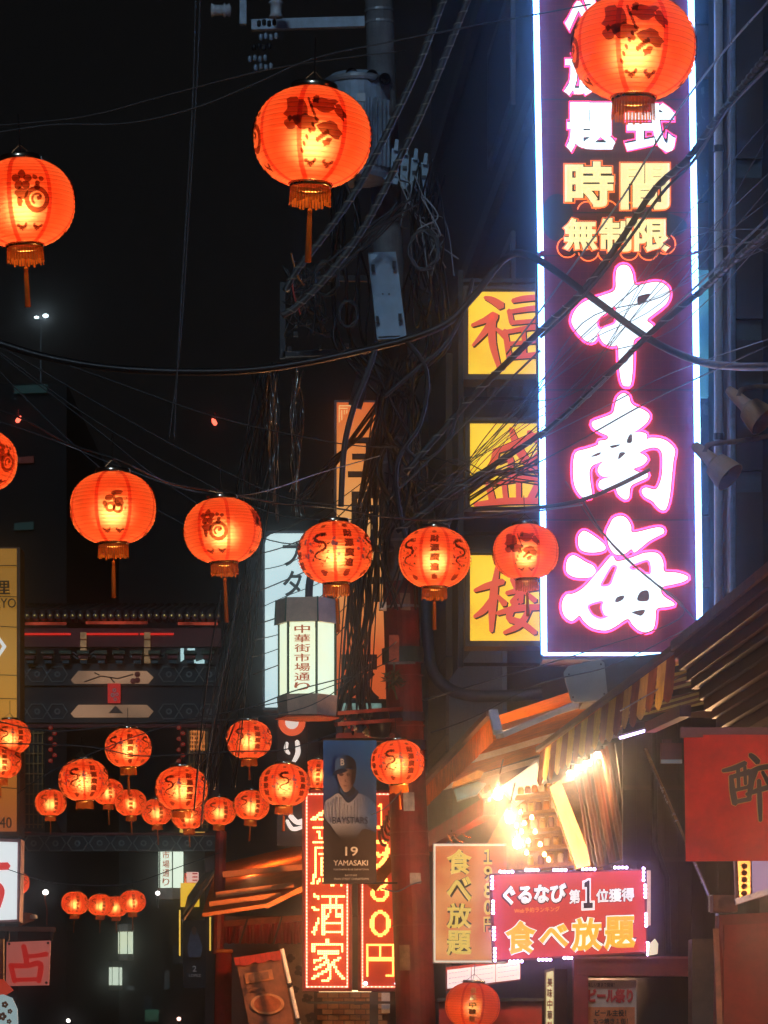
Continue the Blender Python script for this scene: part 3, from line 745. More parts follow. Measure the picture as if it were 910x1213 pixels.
m = MB(); m.slab([(447, 402, YP - .33), (482, 400, YP - .33), (469, 298, YP - .33), (436, 299, YP - .33)], .2); m.build('body', mat('box_paint', (.34, .50, .62), .45, .1, var=.15, scale=5), bx)
m = MB(); m.slab([(448.5, 399, YP - .335), (474, 397.5, YP - .335), (463, 300.5, YP - .335), (438, 301.5, YP - .335)], -.012); m.build('door', MATS['box_paint'], bx)
for x, y in ((442, 318), (447, 379), (467, 314), (474, 376)): m = MB(); m.slab(rect(x - 2, y - 4, x + 2, y + 4, YP - .35), -.03); m.build('latch', dark_metal, bx)
for x in (453.5, 461): m = MB(); m.slab(rect(x - .8, 347.5, x + .8, 349, YP - .345), -.008); m.build('rivet', dark_metal, bx)
# ------------------------------------------------------------------ hexagonal street lamps
lamp_glass = lit('lamp_glass', (.84, 1.0, .76), 1.05, var=.12, scale=3, col2=(.90, .98, .66))
lamp_glass_white = lit('lamp_glass_white', (.85, 1.0, .80), 1.15)
lamp_frame = mat('lamp_frame_green', (.02, .06, .03), .4, .3); lamp_cap = mat('lamp_cap_brown', (.66, .46, .35), .5, .2, var=.2, scale=6)
lamp_red = mat('lamp_trim_red', (.7, .10, .02), .5); red_ink = mat('lamp_red_ink', (.62, .13, .05), .6, var=0, emit=(.8, .16, .06), es=.35)
def hexlamp(px, py0, py1, w, Y, label, turn, writing=None, parts=True, glass=None, group='hexagonal street lamps'):
    """py0..py1: lit glass rows; w: px width of the glass"""
    s = Y / 2000; r = w * s / 2; c = P(px, py1, Y); h = (py1 - py0) * s
    t = thing('street_lamp', c, label, 'street lamp', group)
    hx = lambda k, rr, z: c + Vector((math.sin(R(turn + 60 * k)) * rr, -math.cos(R(turn + 60 * k)) * rr, z))
    for k in range(6):
        a, b, e, d = hx(k, r, 0), hx(k + 1, r, 0), hx(k + 1, r, h), hx(k, r, h); n = ((a + b) / 2 - c); n.z = 0; n = n.normalized()
        m = MB(); ab = (b - a) * .07; m.prism([a + ab, b - ab, e - ab, d + ab], -n * .008); m.build('pane', (glass or lamp_glass), t)
        m = MB(); m.bar(hx(k, r, -.002), hx(k, r, h + .002), r * .09, r * .09); m.build('post', lamp_frame, t)
    for z0, z1, r0, r1 in ((h, h + .012 + h * .33, 1.14, 1.10), (-h * .30, -.0, 1.02, 1.08)):
        m = MB(); ring0 = [hx(k, r * r0, z0 + .003) for k in range(6)]; ring1 = [hx(k, r * r1, z1 - .003) for k in range(6)]
        m.poly(ring0); m.poly(ring1)
        for k in range(6): m.poly([ring0[k], ring0[(k + 1) % 6], ring1[(k + 1) % 6], ring1[k]])
        m.build('cap' if z0 > 0 else 'base', lamp_cap, t)
        if parts and z0 > 0:
            for k in range(6): m = MB(); m.bar(hx(k, r * 1.15, z0), hx(k, r * 1.11, z1), .012, .012); m.build('cap_rib', lamp_frame, t)
    if parts:
        m = MB(); m.poly([hx(k, r * 1.14, -h * .31) for k in range(6)]); m.poly([hx(k, r * 1.14, -h * .33) for k in range(6)])
        for k in range(6): m.poly([hx(k, r * 1.14, -h * .31), hx(k + 1, r * 1.14, -h * .31), hx(k + 1, r * 1.14, -h * .33), hx(k, r * 1.14, -h * .33)])
        m.build('trim', lamp_red, t)
    if writing:
        a, b, e, d = hx(0, r, 0), hx(1, r, 0), hx(1, r, h), hx(0, r, h)
        best = min(range(6), key=lambda k: (hx(k, r, 0) + hx(k + 1, r, 0)).y); a, b, d = hx(best, r, 0), hx(best + 1, r, 0), hx(best, r, h)
        n = ((a + b) / 2 - c); n.z = 0; n = n.normalized(); N_ = len(writing)
        if b.x < a.x: a, b = b, a
        for i, ch in enumerate(writing):
            v, f, nz = glyph(ch, .012, .01, 2); mb = MB(); z1 = h * (.97 - i * .94 / N_); zh = h * .94 / N_
            for x, y, z in v: mb.v.append(a + (b - a) * (.22 + .56 * x) + Vector((0, 0, z1 - zh * .93 + zh * .86 * y)) + n * (.004 + z * .3))
            mb.f = list(f); mb.m = [0] * len(f); mb.build('character', red_ink, t)
    return t, hx, r, h
t, hx, r, h = hexlamp(364, 740, 824, 68, 13, 'hexagonal green framed street lamp with red vertical writing, nearest and largest', -40, '中華街市場通り')
m = MB(); m.tube(spline([tuple(P(x, y, Y)) for x, y, Y in ((366, 716, 13), (367, 690, 13), (374, 668, 13.2), (395, 655, 13.8), (440, 650, 14.6), (468, 650, 15))], 6), .03, 10); m.build('arm', mat('purple_pipe', (.07, .04, .07), .4, .3), t, smooth=True)
for y in (845, 858): MB().bar(P(398, y, 13.2), P(478, y - 6, 15), .03).build('brace', mat('brace_red', (.20, .03, .03), .5), t)
for i, (px, y0, y1, w, Y, lab, wr) in enumerate(((203, 1007, 1052, 33, 26, 'second nearest hexagonal street lamp, lit white with faded writing behind a small lantern', '市場通り'),
        (149, 1104, 1130, 19, 45, 'small far street lamp with two bright panes below the row of three lanterns', None), (90, 1146, 1165, 13, 60, 'smallest far street lamp, bluish white, over the dark street on the left', None),
        (137, 1146, 1167, 16, 52, 'small far street lamp with striped cream glass at the street end', None))):
    hexlamp(px, y0, y1, w, Y, lab, 8 + i * 9, wr, False, lamp_glass_white if i in (0, 2, 3) else None)

# ------------------------------------------------------------------ white and orange vertical signs by the pole
t = thing('white_sign', P(348, 838, 17), 'white vertical lightbox with black kana behind the hexagonal lamp', 'sign')
MB().slab(rect(311, 629, 385, 841, 17), .3).build('cabinet', mat('cabinet_grey', (.08, .09, .1), .5), t)
m = MB(); m.slab([(314, 838, 17), (382, 838, 17), (382, 632, 17), (322, 632, 17), (316, 637, 17), (314, 645, 17)], -.012); m.build('face', lit('white_lightbox', (.74, .93, .90), 1.0, var=.2, scale=1.2, col2=(.56, .76, .80)), t)
ink_black = mat('ink_black', (.012, .012, .014), .5, var=0)
for i, ch in enumerate('ブタまん'): text(ch, (335, 640 + i * 36, 358, 671 + i * 36), 17, ink_black, t, .02, .018)
t = thing('orange_sign', P(424, 842, 16.5), 'tall orange lightbox with big black characters behind the cable bundle', 'sign')
MB().slab(rect(396, 474, 466, 842, 16.5), .3).build('cabinet', MATS['cabinet_grey'], t)
m = MB(); m.slab(rect(399, 477, 463, 839, 16.5), -.012); m.build('face', lit('orange_lightbox', (1, .4, .1), .95, grad=(2, 0, 3.0, [(.50, .06, .01), (.60, .09, .015), (.80, .30, .08), (.86, .42, .13), (.82, .26, .05), (.72, .11, .015)])), t)
for ch, b in (('王', (412, 518, 462, 566)), ('府', (412, 574, 462, 640)), ('井', (412, 650, 462, 715)), ('家', (402, 768, 450, 836))): text(ch, b, 16.5, ink_black, t, .035, .018)
g = lit('orange_sign_ornament', (1, .62, .25), .9)
for a in (((402, 481), (416, 481)), ((402, 484), (412, 484)), ((402, 481), (402, 501)), ((405, 486), (405, 498)), ((408, 486), (408, 491)), ((411, 486), (411, 490))):
    m = MB(); q0, q1 = P(*a[0], 16.5), P(*a[1], 16.5); q0.y -= .016; q1.y -= .016; m.bar(q0, q1, .008); m.build('ornament', g, t)

# ------------------------------------------------------------------ banner of a baseball player on the pole
def wav(q):
    q.y += .009 * math.sin(q.x * 9 + q.z * 2.3) + .004 * math.sin(q.z * 6); return q
YB = 14.0
bn = thing('banner', P(415, 1045, YB), 'dark blue pole banner with a baseball player in pinstripes and number 19', 'banner')
def sheet_px(x0, y0, x1, y1, Y, fn, nx=10, ny=24, skew=0):
    m = MB()
    for j in range(ny + 1):
        for i in range(nx + 1):
            u, v = i / nx, j / ny; m.v.append(fn(P(x0 + (x1 - x0) * u + skew * v, y0 + (y1 - y0) * v, Y)))
    for j in range(ny):
        for i in range(nx):
            a = j * (nx + 1) + i; m.f.append((a, a + 1, a + nx + 2, a + nx + 1)); m.m.append(0)
    return m
banner_m = mat('banner_cloth', (.02, .03, .07), .6, var=0)
nt = banner_m.node_tree; tcn = nt.nodes.new('ShaderNodeTexCoord'); sxn = nt.nodes.new('ShaderNodeSeparateXYZ'); mrn = nt.nodes.new('ShaderNodeMapRange'); crn = nt.nodes.new('ShaderNodeValToRGB')
nt.links.new(tcn.outputs['Object'], sxn.inputs[0]); nt.links.new(sxn.outputs[2], mrn.inputs[0]); mrn.inputs[1].default_value = 0; mrn.inputs[2].default_value = 168 * YB / 2000
nt.links.new(mrn.outputs[0], crn.inputs[0]); nt.links.new(crn.outputs[0], nt.nodes['Principled BSDF'].inputs['Base Color'])
e = crn.color_ramp.elements; e[0].color = (.035, .02, .018, 1); e[1].color = (.02, .13, .42, 1); q = e.new(.38); q.color = (.035, .024, .03, 1); q = e.new(.6); q.color = (.015, .06, .22, 1); q = e.new(.85); q.color = (.014, .10, .36, 1)
sheet_px(383, 877, 446, 1046, YB, wav).build('cloth', banner_m, bn, smooth=True)
def print_poly(pts, m, d, name='print', k=4, smooth=True):
    r = spline([(float(a), float(b)) for a, b in pts], k, True) if smooth else pts
    mb = MB(); n = len(r); c = (sum(p[0] for p in r) / n, sum(p[1] for p in r) / n); cc = []
    for x, y in [c] + list(r):
        q = wav(P(x, y, YB)); q.y -= d; mb.v.append(q)
    for i in range(n): mb.f.append((0, 1 + i, 1 + (i + 1) % n)); mb.m.append(0)
    return mb.build(name, m, bn)
def photo_print(name, c0, c1, x0, x1, z0=None, z1=None, fade=(.03, .025, .03)):
    m = mat(name, c0, .6, var=0); nt = m.node_tree; N = nt.nodes; L = nt.links; b = N['Principled BSDF']
    tc = N.new('ShaderNodeTexCoord'); sx = N.new('ShaderNodeSeparateXYZ'); L.new(tc.outputs['Object'], sx.inputs[0])
    ax = (x0 - 415) * YB / 2000, (x1 - 415) * YB / 2000
    a = N.new('ShaderNodeMapRange'); a.interpolation_type = 'SMOOTHSTEP'; a.inputs[1].default_value = ax[0]; a.inputs[2].default_value = ax[1]; L.new(sx.outputs[0], a.inputs[0])
    mx = N.new('ShaderNodeMix'); mx.data_type = 'RGBA'; mx.inputs[6].default_value = (*c0, 1); mx.inputs[7].default_value = (*c1, 1); L.new(a.outputs[0], mx.inputs[0]); out = mx.outputs[2]
    if z0:
        e_ = N.new('ShaderNodeMapRange'); e_.interpolation_type = 'SMOOTHSTEP'; e_.inputs[1].default_value = (1045 - z0) * YB / 2000; e_.inputs[2].default_value = (1045 - z1) * YB / 2000; L.new(sx.outputs[2], e_.inputs[0])
        m2 = N.new('ShaderNodeMix'); m2.data_type = 'RGBA'; m2.inputs[6].default_value = (*c0, 1); m2.inputs[7].default_value = (*fade, 1); L.new(out, m2.inputs[6]); L.new(e_.outputs[0], m2.inputs[0]); out = m2.outputs[2]
    L.new(out, b.inputs['Base Color']); return m
jersey = photo_print('print_jersey', (.50, .52, .66), (.03, .10, .32), 396, 442, 968, 996); cap_m = photo_print('print_cap', (.05, .16, .42), (.008, .012, .03), 400, 414); skin = photo_print('print_skin', (.46, .30, .28), (.05, .03, .04), 405, 419)
navy = mat('print_navy', (.012, .03, .10), .6, var=0); pin = photo_print('print_pinstripe', (.20, .24, .38), (.015, .05, .18), 396, 440); hairm = mat('print_hair', (.03, .02, .025), .6, var=0); white_ink = mat('print_white', (.85, .82, .80), .6, var=0)
print_poly([(385,951),(392,945),(400,940),(405,943),(412,950),(420,945),(424,940),(434,943),(442,950),(446,960),(446,985),(440,984),(430,982),(424,990),(412,998),(402,992),(392,978),(385,968)], jersey, .006, 'jersey')
for i, x in enumerate(range(388, 445, 4)):
    y0 = 952 - 8 * math.exp(-((x - 402) / 9) ** 2) - 7 * math.exp(-((x - 428) / 10) ** 2); q = [P(x, y0 + (5 if 406 < x < 420 else 0), YB), P(x - (x - 415) * .06, 974, YB)]
    m = MB(); m.poly([wav(q[0]) + Vector((-.002, -.009, 0)), wav(q[0]) + Vector((.002, -.009, 0)), wav(q[1]) + Vector((.002, -.009, 0)), wav(q[1]) + Vector((-.002, -.009, 0))]); m.build('pinstripe', pin, bn)
print_poly([(402,936),(405,943),(412,951),(419,947),(425,938),(418,934),(408,933)], navy, .010, 'collar')
print_poly([(403,934),(411,930),(419,932),(421,938),(413,944),(406,941)], cap_m, .012, 'undershirt')
print_poly([(400,916),(401,924),(404,932),(408,938),(412,938),(417,933),(420,925),(421,914),(410,911)], skin, .014, 'face')
print_poly([(418,910),(422,912),(421,924),(418,930),(417,922)], hairm, .016, 'hair')
print_poly([(398,917),(397,908),(398,900),(404,896),(412,895),(419,899),(422,906),(422,913),(416,910),(406,912)], cap_m, .017, 'cap')
print_poly([(394,919),(397,914),(404,911),(412,912),(409,915),(401,917)], navy, .019, 'cap_visor')
shade_ink = mat('print_eye_shade', (.10, .055, .06), .6, var=0)
for pts, mm, nm in (([(401.5,917),(404,916),(407.5,917),(406,919.5),(403,919.5)], shade_ink, 'eye'), ([(410.5,917),(413,916),(416,917.5),(414,919.5),(411.5,919.2)], shade_ink, 'eye'),
                    ([(408.6,919),(409.6,924.5),(411,926.2),(408.6,926.6),(409,922)], mat('print_nose', (.22, .13, .13), .6, var=0), 'nose'), ([(406.5,931),(409,930.4),(412,931),(409,932)], mat('print_mouth', (.20, .08, .08), .6, var=0), 'mouth')):
    print_poly(pts, mm, .018, nm, 2)
text('B', (403.5, 899, 408, 907), YB, white_ink, bn, .03, .002, 'cap_letter', fn=lambda q: wav(q) + Vector((0, -.020, 0)))
text('BAYSTARS', (394, 968, 436, 976), YB, navy, bn, .0, .002, 'chest_lettering', fn=lambda q: wav(q) + Vector((0, -.012, 0)))
for s_, b, bd in (('19', (409, 1003, 424, 1014), .015), ('YAMASAKI', (395, 1019, 436, 1025.5), .018), ('YOKOHAMA BLUE CHINATOWN', (395, 1029, 437, 1031), .0), ('BAYSTARS', (409, 1036, 423, 1038), .0), ('MAIN STREET CHINATOWN', (396, 1040, 437, 1042.5), 0)):
    text(s_, b, YB, white_ink, bn, bd, .002, 'lettering', fn=lambda q: wav(q) + Vector((0, -.008, 0)))
MB().bar(P(379, 876, YB), P(476, 876, 14.9), .025).build('rod', dark_metal, bn)
MB().bar(P(383, 1046, YB), P(470, 1046, 14.9), .018).build('rod', dark_metal, bn)
# the same kind of banner further down the street
b2 = thing('banner', P(230, 1170, 22), 'dim far pole banner with number 2 beside the red column', 'banner')
sheet_px(217, 1090, 244, 1170, 22, lambda q: q, 2, 4).build('cloth', mat('far_banner_cloth', (.02, .022, .03), .7), b2)
m = MB(); m.poly([P(x, y, 21.97) for x, y in ((222, 1122), (226, 1104), (230, 1098), (234, 1104), (240, 1122), (238, 1134), (224, 1134))]); m.build('player_print', mat('far_player', (.10, .14, .22), .7), b2)
m = MB(); m.poly([P(x, y, 21.96) for x, y in ((227, 1100), (230, 1097), (233, 1100), (232, 1107), (228, 1107))]); m.build('face_print', mat('far_face', (.2, .09, .06), .7), b2)
text('2', (228, 1144, 233, 1151), 21.96, white_ink, b2, .01, .004, 'lettering'); text('LOPEZ', (224, 1154, 238, 1157), 21.96, white_ink, b2, 0, .004, 'lettering')

# ------------------------------------------------------------------ red LED dot signs below the banner
led_y = lit('led_yellow', (1.0, .60, .18), 5.0); led_o = lit('led_orange', (1.0, .46, .09), 4.2); led_rim = lit('led_rim_red', (1.0, .30, .16), 2.6)
led_panel = lit('led_panel_red', (.62, .035, .008), .8, base=(.3, .02, .01), var=.4, scale=4, col2=(.42, .02, .005)); led_cab = mat('led_cabinet', (.30, .05, .025), .4, .3)
def inside(v, tris, x, y):
    for a, b, c in tris:
        (x1, y1, _), (x2, y2, _), (x3, y3, _) = v[a], v[b], v[c]
        d1 = (x - x2) * (y1 - y2) - (x1 - x2) * (y - y2); d2 = (x - x3) * (y2 - y3) - (x2 - x3) * (y - y3); d3 = (x - x1) * (y3 - y1) - (x3 - x1) * (y - y1)
        if not ((d1 < 0 or d2 < 0 or d3 < 0) and (d1 > 0 or d2 > 0 or d3 > 0)): return True
    return False
def led_char(ch, box, Y, nx, ny, m, parent, bold=0.0, fill=.42):
    v, f, nz = glyph(ch, bold, .01, 3); tris = []
    for q, n in zip(f, nz):
        if n > .3:
            for i in range(1, len(q) - 1): tris.append((q[0], q[i], q[i + 1]))
    x0, y0, x1, y1 = box; mb = MB(); w = (x1 - x0) / nx; h = (y1 - y0) / ny
    for j in range(ny):
        for i in range(nx):
            if inside(v, tris, (i + .5) / nx, 1 - (j + .5) / ny):
                cx, cy = x0 + (i + .5) * w, y0 + (j + .5) * h
                mb.slab([(cx - w * fill, cy + h * fill, Y), (cx + w * fill, cy + h * fill, Y), (cx + w * fill, cy - h * fill, Y), (cx - w * fill, cy - h * fill, Y)], -.012)
    return mb.build('led_character', m, parent, kind='stuff')
def led_sign(x0, y0, x1, y1, Y, label):
    t = thing('led_sign', P((x0 + x1) / 2, y1, Y), label, 'sign')
    MB().slab(rect(x0, y0, x1, y1, Y), .28).build('cabinet', led_cab, t)
    m = MB(); m.slab(rect(x0 + 3, y0 + 3, x1 - 3, y1 - 3, Y), -.01); m.build('panel', led_panel, t)
    for a, b in (((x0 + 5.5, y0 + 5), (x0 + 5.5, y1 - 5)), ((x1 - 5.5, y0 + 5), (x1 - 5.5, y1 - 5)), ((x0 + 7, y1 - 5), (x1 - 7, y1 - 5)), ((x0 + 7, y0 + 5), (x1 - 7, y0 + 5))):
        q0, q1 = P(*a, Y), P(*b, Y); q0.y -= .02; q1.y -= .02; m = MB(); m.bar(q0, q1, .012, .012); m.build('led_line', led_rim, t)
        n = max(3, int((q1 - q0).length / .03)); m = MB()
        for i in range(n): m.box(q0 + (q1 - q0) * (i / (n - 1)) + Vector((0, -.012, 0)), (.012, .008, .012))
        m.build('led_dots', lit('led_white_red', (1.0, .62, .45), 2.6), t, kind='stuff')
    return t
t = led_sign(358, 936, 417, 1174, 15.2, 'red LED dot sign with four yellow characters, left of its twin'.replace(', left of its twin', ' ending in a house character'))
for ch, b in (('金', (368, 952, 408, 999)), ('鳳', (368, 1003, 408, 1050)), ('酒', (369, 1058, 409, 1108)), ('家', (369, 1112, 409, 1163))): led_char(ch, b, 15.19, 17, 19, led_y, t)
t = led_sign(424, 936, 476, 1174, 15.6, 'red LED dot sign with a yen price, between its twin and the red pole')
for ch, b in (('1', (446, 952, 456, 982)), ('9', (438, 995, 462, 1030)), ('8', (439, 1036, 461, 1068)), ('0', (438, 1078, 463, 1110)), ('円', (434, 1118, 467, 1157))):
    led_char(ch, b, 15.59, 6 if ch == '1' else 13, 15, led_o, t, .0)
sp = lit('led_spot_white', (.85, .9, 1), 5)
for x, y in ((433, 1165), (470, 1165)): m = MB(); m.lathe([(0, -.02), (.018, -.015), (.02, 0), (0, .01)], 10, P(x, y, 15.55), axis='y'); m.build('spot', sp, t)

# ------------------------------------------------------------------ the lit all-you-can-eat sign and its neighbour
YG = 11.5
g = thing('led_framed_sign', P(675, 1140, YG), 'red sign framed by violet white LED clusters with yellow outlined lettering', 'sign')
CORN = [(584, 1139), (768, 1129), (764, 1029), (580, 1035)]
MB().slab([(x, y, YG) for x, y in CORN], .2).build('cabinet', mat('red_cabinet', (.3, .03, .03), .5), g)
m = MB(); m.slab([(587, 1137, YG), (766, 1127, YG), (762, 1031, YG), (583, 1037, YG)], -.01); m.build('face', lit('red_lightbox', (.80, .045, .025), .9, base=(.15, .01, .01), var=.3, scale=2, col2=(.66, .035, .03)), g)
wht = lit('lettering_white', (1, .95, .92), .95, base=(.8, .8, .8)); yel = lit('lettering_yellow', (.95, .46, .03), .95, base=(.7, .4, .05)); blk = mat('lettering_black', (.03, .02, .04), .5, var=0); orr = lit('lettering_orange', (1, .40, .05), .8)
skew = lambda x: -(x - 675) * .042
def gtext(s_, box, m_, bold, d, nm='lettering', grow=0):
    x0, y0, x1, y1 = box
    text(s_, (x0 - grow, y0 - grow, x1 + grow, y1 + grow), YG, m_, g, bold, .006, nm, fn=lambda q: q + Vector((0, -d, (q.x / YG * 2000 + CX - 675) * .045 * YG / 2000)))
gtext('ぐるなび', (595, 1046, 672, 1070), blk, .085, .012, 'lettering_edge', .9); gtext('ぐるなび', (596, 1046, 671, 1069), wht, .045, .022)
gtext('Web予約ランキング', (609, 1073, 663, 1079), orr, .006, .014)
gtext('第', (674, 1054, 687, 1071), blk, .07, .012, 'lettering_edge', .6); gtext('第', (674, 1054, 687, 1071), wht, .025, .022)
gtext('1', (690, 1043, 703, 1078), wht, .10, .012, 'lettering_edge', 1.4); gtext('1', (691, 1044, 702, 1077), blk, .045, .026, 'numeral')
gtext('位獲得', (706, 1055, 751, 1071), blk, .065, .012, 'lettering_edge', .6); gtext('位獲得', (706, 1055, 751, 1071), wht, .022, .022)
for i, ch in enumerate('食べ放題'):
    b = (598 + i * 39.2, 1088, 635 + i * 39.2, 1128)
    if ch == 'べ': b = (b[0] + 1, 1094, b[2] - 1, 1122)
    gtext(ch, b, blk, .13, .012, 'character_edge', 1.7); gtext(ch, b, wht, .10, .020, 'character_outline', 1.1); gtext(ch, b, yel, .036, .032, 'character')
led_v = lit('led_violet_white', (.58, .40, 1.0), 60)
for k, (x, y, hor) in enumerate(((600, 1033, 1), (630, 1031, 1), (663, 1031, 1), (697, 1030, 1), (735, 1028, 1), (762, 1036, 0), (764, 1056, 0), (765, 1090, 0), (767, 1124, 0), (583, 1046, 0), (584, 1075, 0), (585, 1106, 0), (586, 1131, 0), (611, 1139, 1), (645, 1137, 1), (675, 1135, 1))):
    m = MB(); c = P(x, y, YG) + Vector((0, -.03, 0)); m.box(c, (.10, .012, .016) if hor else (.016, .012, .10)); o = m.build('led_strip', dark_metal, g)
    for j in range(4):
        d = (j - 1.5) * .026; m = MB(); m.lathe([(0, -.012), (.008, -.008), (.009, 0), (0, .004)], 8, c + Vector((d if hor else 0, -.008, 0 if hor else d)), axis='y'); m.build('led', led_v, o)
g2 = thing('menu_sign', P(555, 1140, 13.2), 'orange and cream lit sign with yellow outlined vertical lettering, half behind the LED framed one', 'sign')
MB().slab(rect(513, 999, 600, 1141, 13.2), .18).build('cabinet', mat('cream_frame', (.7, .55, .4), .4), g2)
m = MB(); m.slab(rect(516, 1002, 600, 1137, 13.2), -.012); m.build('face', lit('orange_cream_face', (.70, .13, .025), .8, base=(.18, .05, .02), var=1, scale=2.6, col2=(.95, .42, .14)), g2)
m = MB()
for a, b in (((515, 1000), (515, 1139)), ((515, 1139), (598, 1139)), ((515, 1001), (598, 1001))): m.bar(P(*a, 13.17), P(*b, 13.17), .014)
m.build('rim', lit('rim_light', (1, .8, .6), .8), g2, kind='stuff')
for i, ch in enumerate('食べ放題'):
    b = (529, 1006 + i * 32, 559, 1036 + i * 32); text(ch, b, 13.19, blk, g2, .10, .008, 'character_edge'); text(ch, b, 13.19, lit('lettering_olive', (.78, .55, .12), .8), g2, .03, .03)
for i, ch in enumerate('1980円'): b = (573, 1006 + i * 20, 583, 1024 + i * 20); text(ch, b, 13.19, blk, g2, .09, .008, 'character_edge'); text(ch, b, 13.19, MATS['lettering_olive'], g2, .02, .03)
t = thing('menu_board', P(570, 1171, 14.2), 'row of three slanting white lit menu panels above the dull orange lantern', 'menu board')
for i in range(3):
    x0, x1 = 530 + i * 29, 558 + i * 29; f = lambda x, o: 1149 - (x - 530) * .12 + o
    m = MB(); m.slab([(x0, f(x0, 22 - i * .5), 14.2), (x1, f(x1, 21), 14.2), (x1, f(x1, 0), 14.2), (x0, f(x0, 0), 14.2)], .08); m.build('panel', lit('menu_lightbox', (.85, .75, .78), .95, var=.1), t)
    for r_ in range(3):
        q0, q1 = P(x0 + 2, f(x0, 4 + r_ * 6), 14.19), P(x1 - 2, f(x1, 4 + r_ * 6), 14.19); m = MB()
        for j in range(7): m.bar(q0 + (q1 - q0) * (j / 7), q0 + (q1 - q0) * (j / 7 + .09), .012, .004)
        m.build('menu_line', mat('menu_grey', (.3, .25, .28), .5), t, kind='stuff')
m = MB(); m.slab([(528, 1174, 14.25), (617, 1161, 14.25), (617, 1135, 14.25), (528, 1146, 14.25)], .05); m.build('frame', red_paint, t)
def lamp_at(p, w, col, parent, r=.04, name='lamp_light'):
    l = bpy.data.lights.new(name, 'POINT'); l.energy = w; l.color = col; l.shadow_soft_size = r
    o = bpy.data.objects.new(name, l); COL.objects.link(o); o.location = p
    if parent is not None: o.parent = parent; o.location = Vector(p) - ORG[parent]
    return o
# ------------------------------------------------------------------ buildings of the street
def FW(Y, z, off=0.0): return Vector((facade_x(Y) - off, K * Y, z))
def wall_panel(mb, Y0, Y1, z0, z1, off, t):
    mb.prism([FW(Y0, z0, off), FW(Y1, z0, off), FW(Y1, z1, off), FW(Y0, z1, off)], (t, 0, 0)); return mb
def zy(py, Y): return EYE + (HY - py) * Y / 2000
bd = thing('building', FW(19, 0), 'tall dark building that carries the neon sign and faces the street', 'building')
wall_panel(MB(), 3, 28.4, 0, 22, 0, 6).build('wall', dark_wall, bd)
wall_panel(MB(), 26.3, 28.1, 0, zy(440, 27), .10, .099).build('pilaster', brown_wall, bd)
for y in (520, 610, 700, 790, 880, 900):
    wall_panel(MB(), 26.28, 28.12, zy(y, 27) - .012, zy(y, 27) + .012, .106, .1).build('joint', dark_wall, bd)
rib = mat('corrugated_sheet', (.10, .13, .17), .5, .4, var=.3, scale=5)
m = MB()
for i in range(46):
    Y = 22.0 + i * .092
    wall_panel(m, Y, Y + .05, zy(905, 24), zy(765, 24), .07, .06)
m.build('siding', rib, bd, kind='stuff')
for z in (9.8, 13.0, 16.2): wall_panel(MB(), 14.5, 28.4, z, z + .25, .12, .119).build('ledge', mat('ledge', (.09, .09, .10), .7), bd)
for z in (10.6, 13.8, 17.0):
    for Y in (15.5, 18.5, 21.5):
        o = wall_panel(MB(), Y, Y + 1.6, z, z + 1.6, .06, .059).build('window', mat('window_frame_dark', (.05, .05, .06), .4, .5), bd)
        wall_panel(MB(), Y + .08, Y + 1.52, z + .12, z + 1.48, .064, .003).build('pane', mat('dark_glass', (.01, .014, .02), .1), o)
pp = mat('pale_pipe', (.50, .46, .47), .4, var=.15, scale=4)
m = MB(); m.tube([P(851, 830, 12.9), P(851, -70, 12.9)], .033, 14); m.build('drain_pipe', pp, bd, smooth=True)
for z in (4.2, 6.4, 8.6): m = MB(); m.tube([Vector((P(851, 0, 12.9).x, K * 12.9, z)), Vector((P(851, 0, 12.9).x, K * 12.9, z + .05))], .042, 14); m.build('pipe_clamp', dark_metal, bd)
m = MB(); m.tube([P(868, 900, 12.5), P(868, -60, 12.5)], .022, 8); m.build('conduit', mat('blue_pipe', (.25, .30, .45), .4), bd)
rust = mat('right_wall_brown', (.055, .034, .027), .75, var=.35, scale=2.5, bump=.3); band_m = mat('wall_band', (.05, .075, .09), .6)
for y0, y1 in ((-60, 187), (211, 377), (403, 557), (583, 830)): m = MB(); m.slab(rect(866, y0, 1010, y1, 12.55), .3); m.build('wall_panel', rust, bd)
for y0, y1 in ((187.4, 210.6), (377.4, 402.6), (557.4, 582.6)): m = MB(); m.slab(rect(866, y0, 1010, y1, 12.58), .25); m.build('band', band_m, bd)
hose = thing('conduit', P(515, 830, 20), 'thick dark conduit that bends along the corrugated siding beside the pole', 'pipe')
m = MB(); m.tube(spline([tuple(P(x, y, 20)) for x, y in ((505, 640), (505, 700), (507, 760), (513, 795), (530, 815), (560, 824), (610, 824), (660, 818))], 6), .075, 12); m.build('pipe', mat('navy_pipe', (.03, .05, .08), .4, .3), hose, smooth=True)
far_wall = mat('far_wall', (.012, .012, .012), .8, var=.3, scale=2)
lb = thing('building', Vector((-8, K * 40, 0)), 'unlit building on the far left side of the street', 'building')
def LW(Y, z, off=0): return Vector((facade_x(Y) - 7.2 + off, K * Y, z))
m = MB(); m.prism([LW(3, 0), LW(45.9, 0), LW(45.9, 7.5), LW(3, 7.5)], (-6, 0, 0)); m.build('wall', far_wall, lb)
teal = lit('dim_teal_window', (.02, .12, .10), .10)
m = MB(); m.prism([LW(46, 0), LW(46, 0) + Vector((-12, 0, 0)), LW(46, 20) + Vector((-12, 0, 0)), LW(46, 20)], (0, 20, 0)); m.build('tower_wall', far_wall, lb)
for Y, y0, y1 in ((45.93, 455, 466), (45.94, 618, 628), (45.95, 540, 549)):
    m = MB(); m.prism([P(a, b, Y) for a, b in ((17, y1), (40 if Y != 45.93 else 56, y1 - 1), (40 if Y != 45.93 else 56, y0), (17, y0 + 2))], (0, .06, 0)); m.build('window', teal if Y != 45.95 else lit('dim_orange_window', (.25, .03, .005), .15), lb)
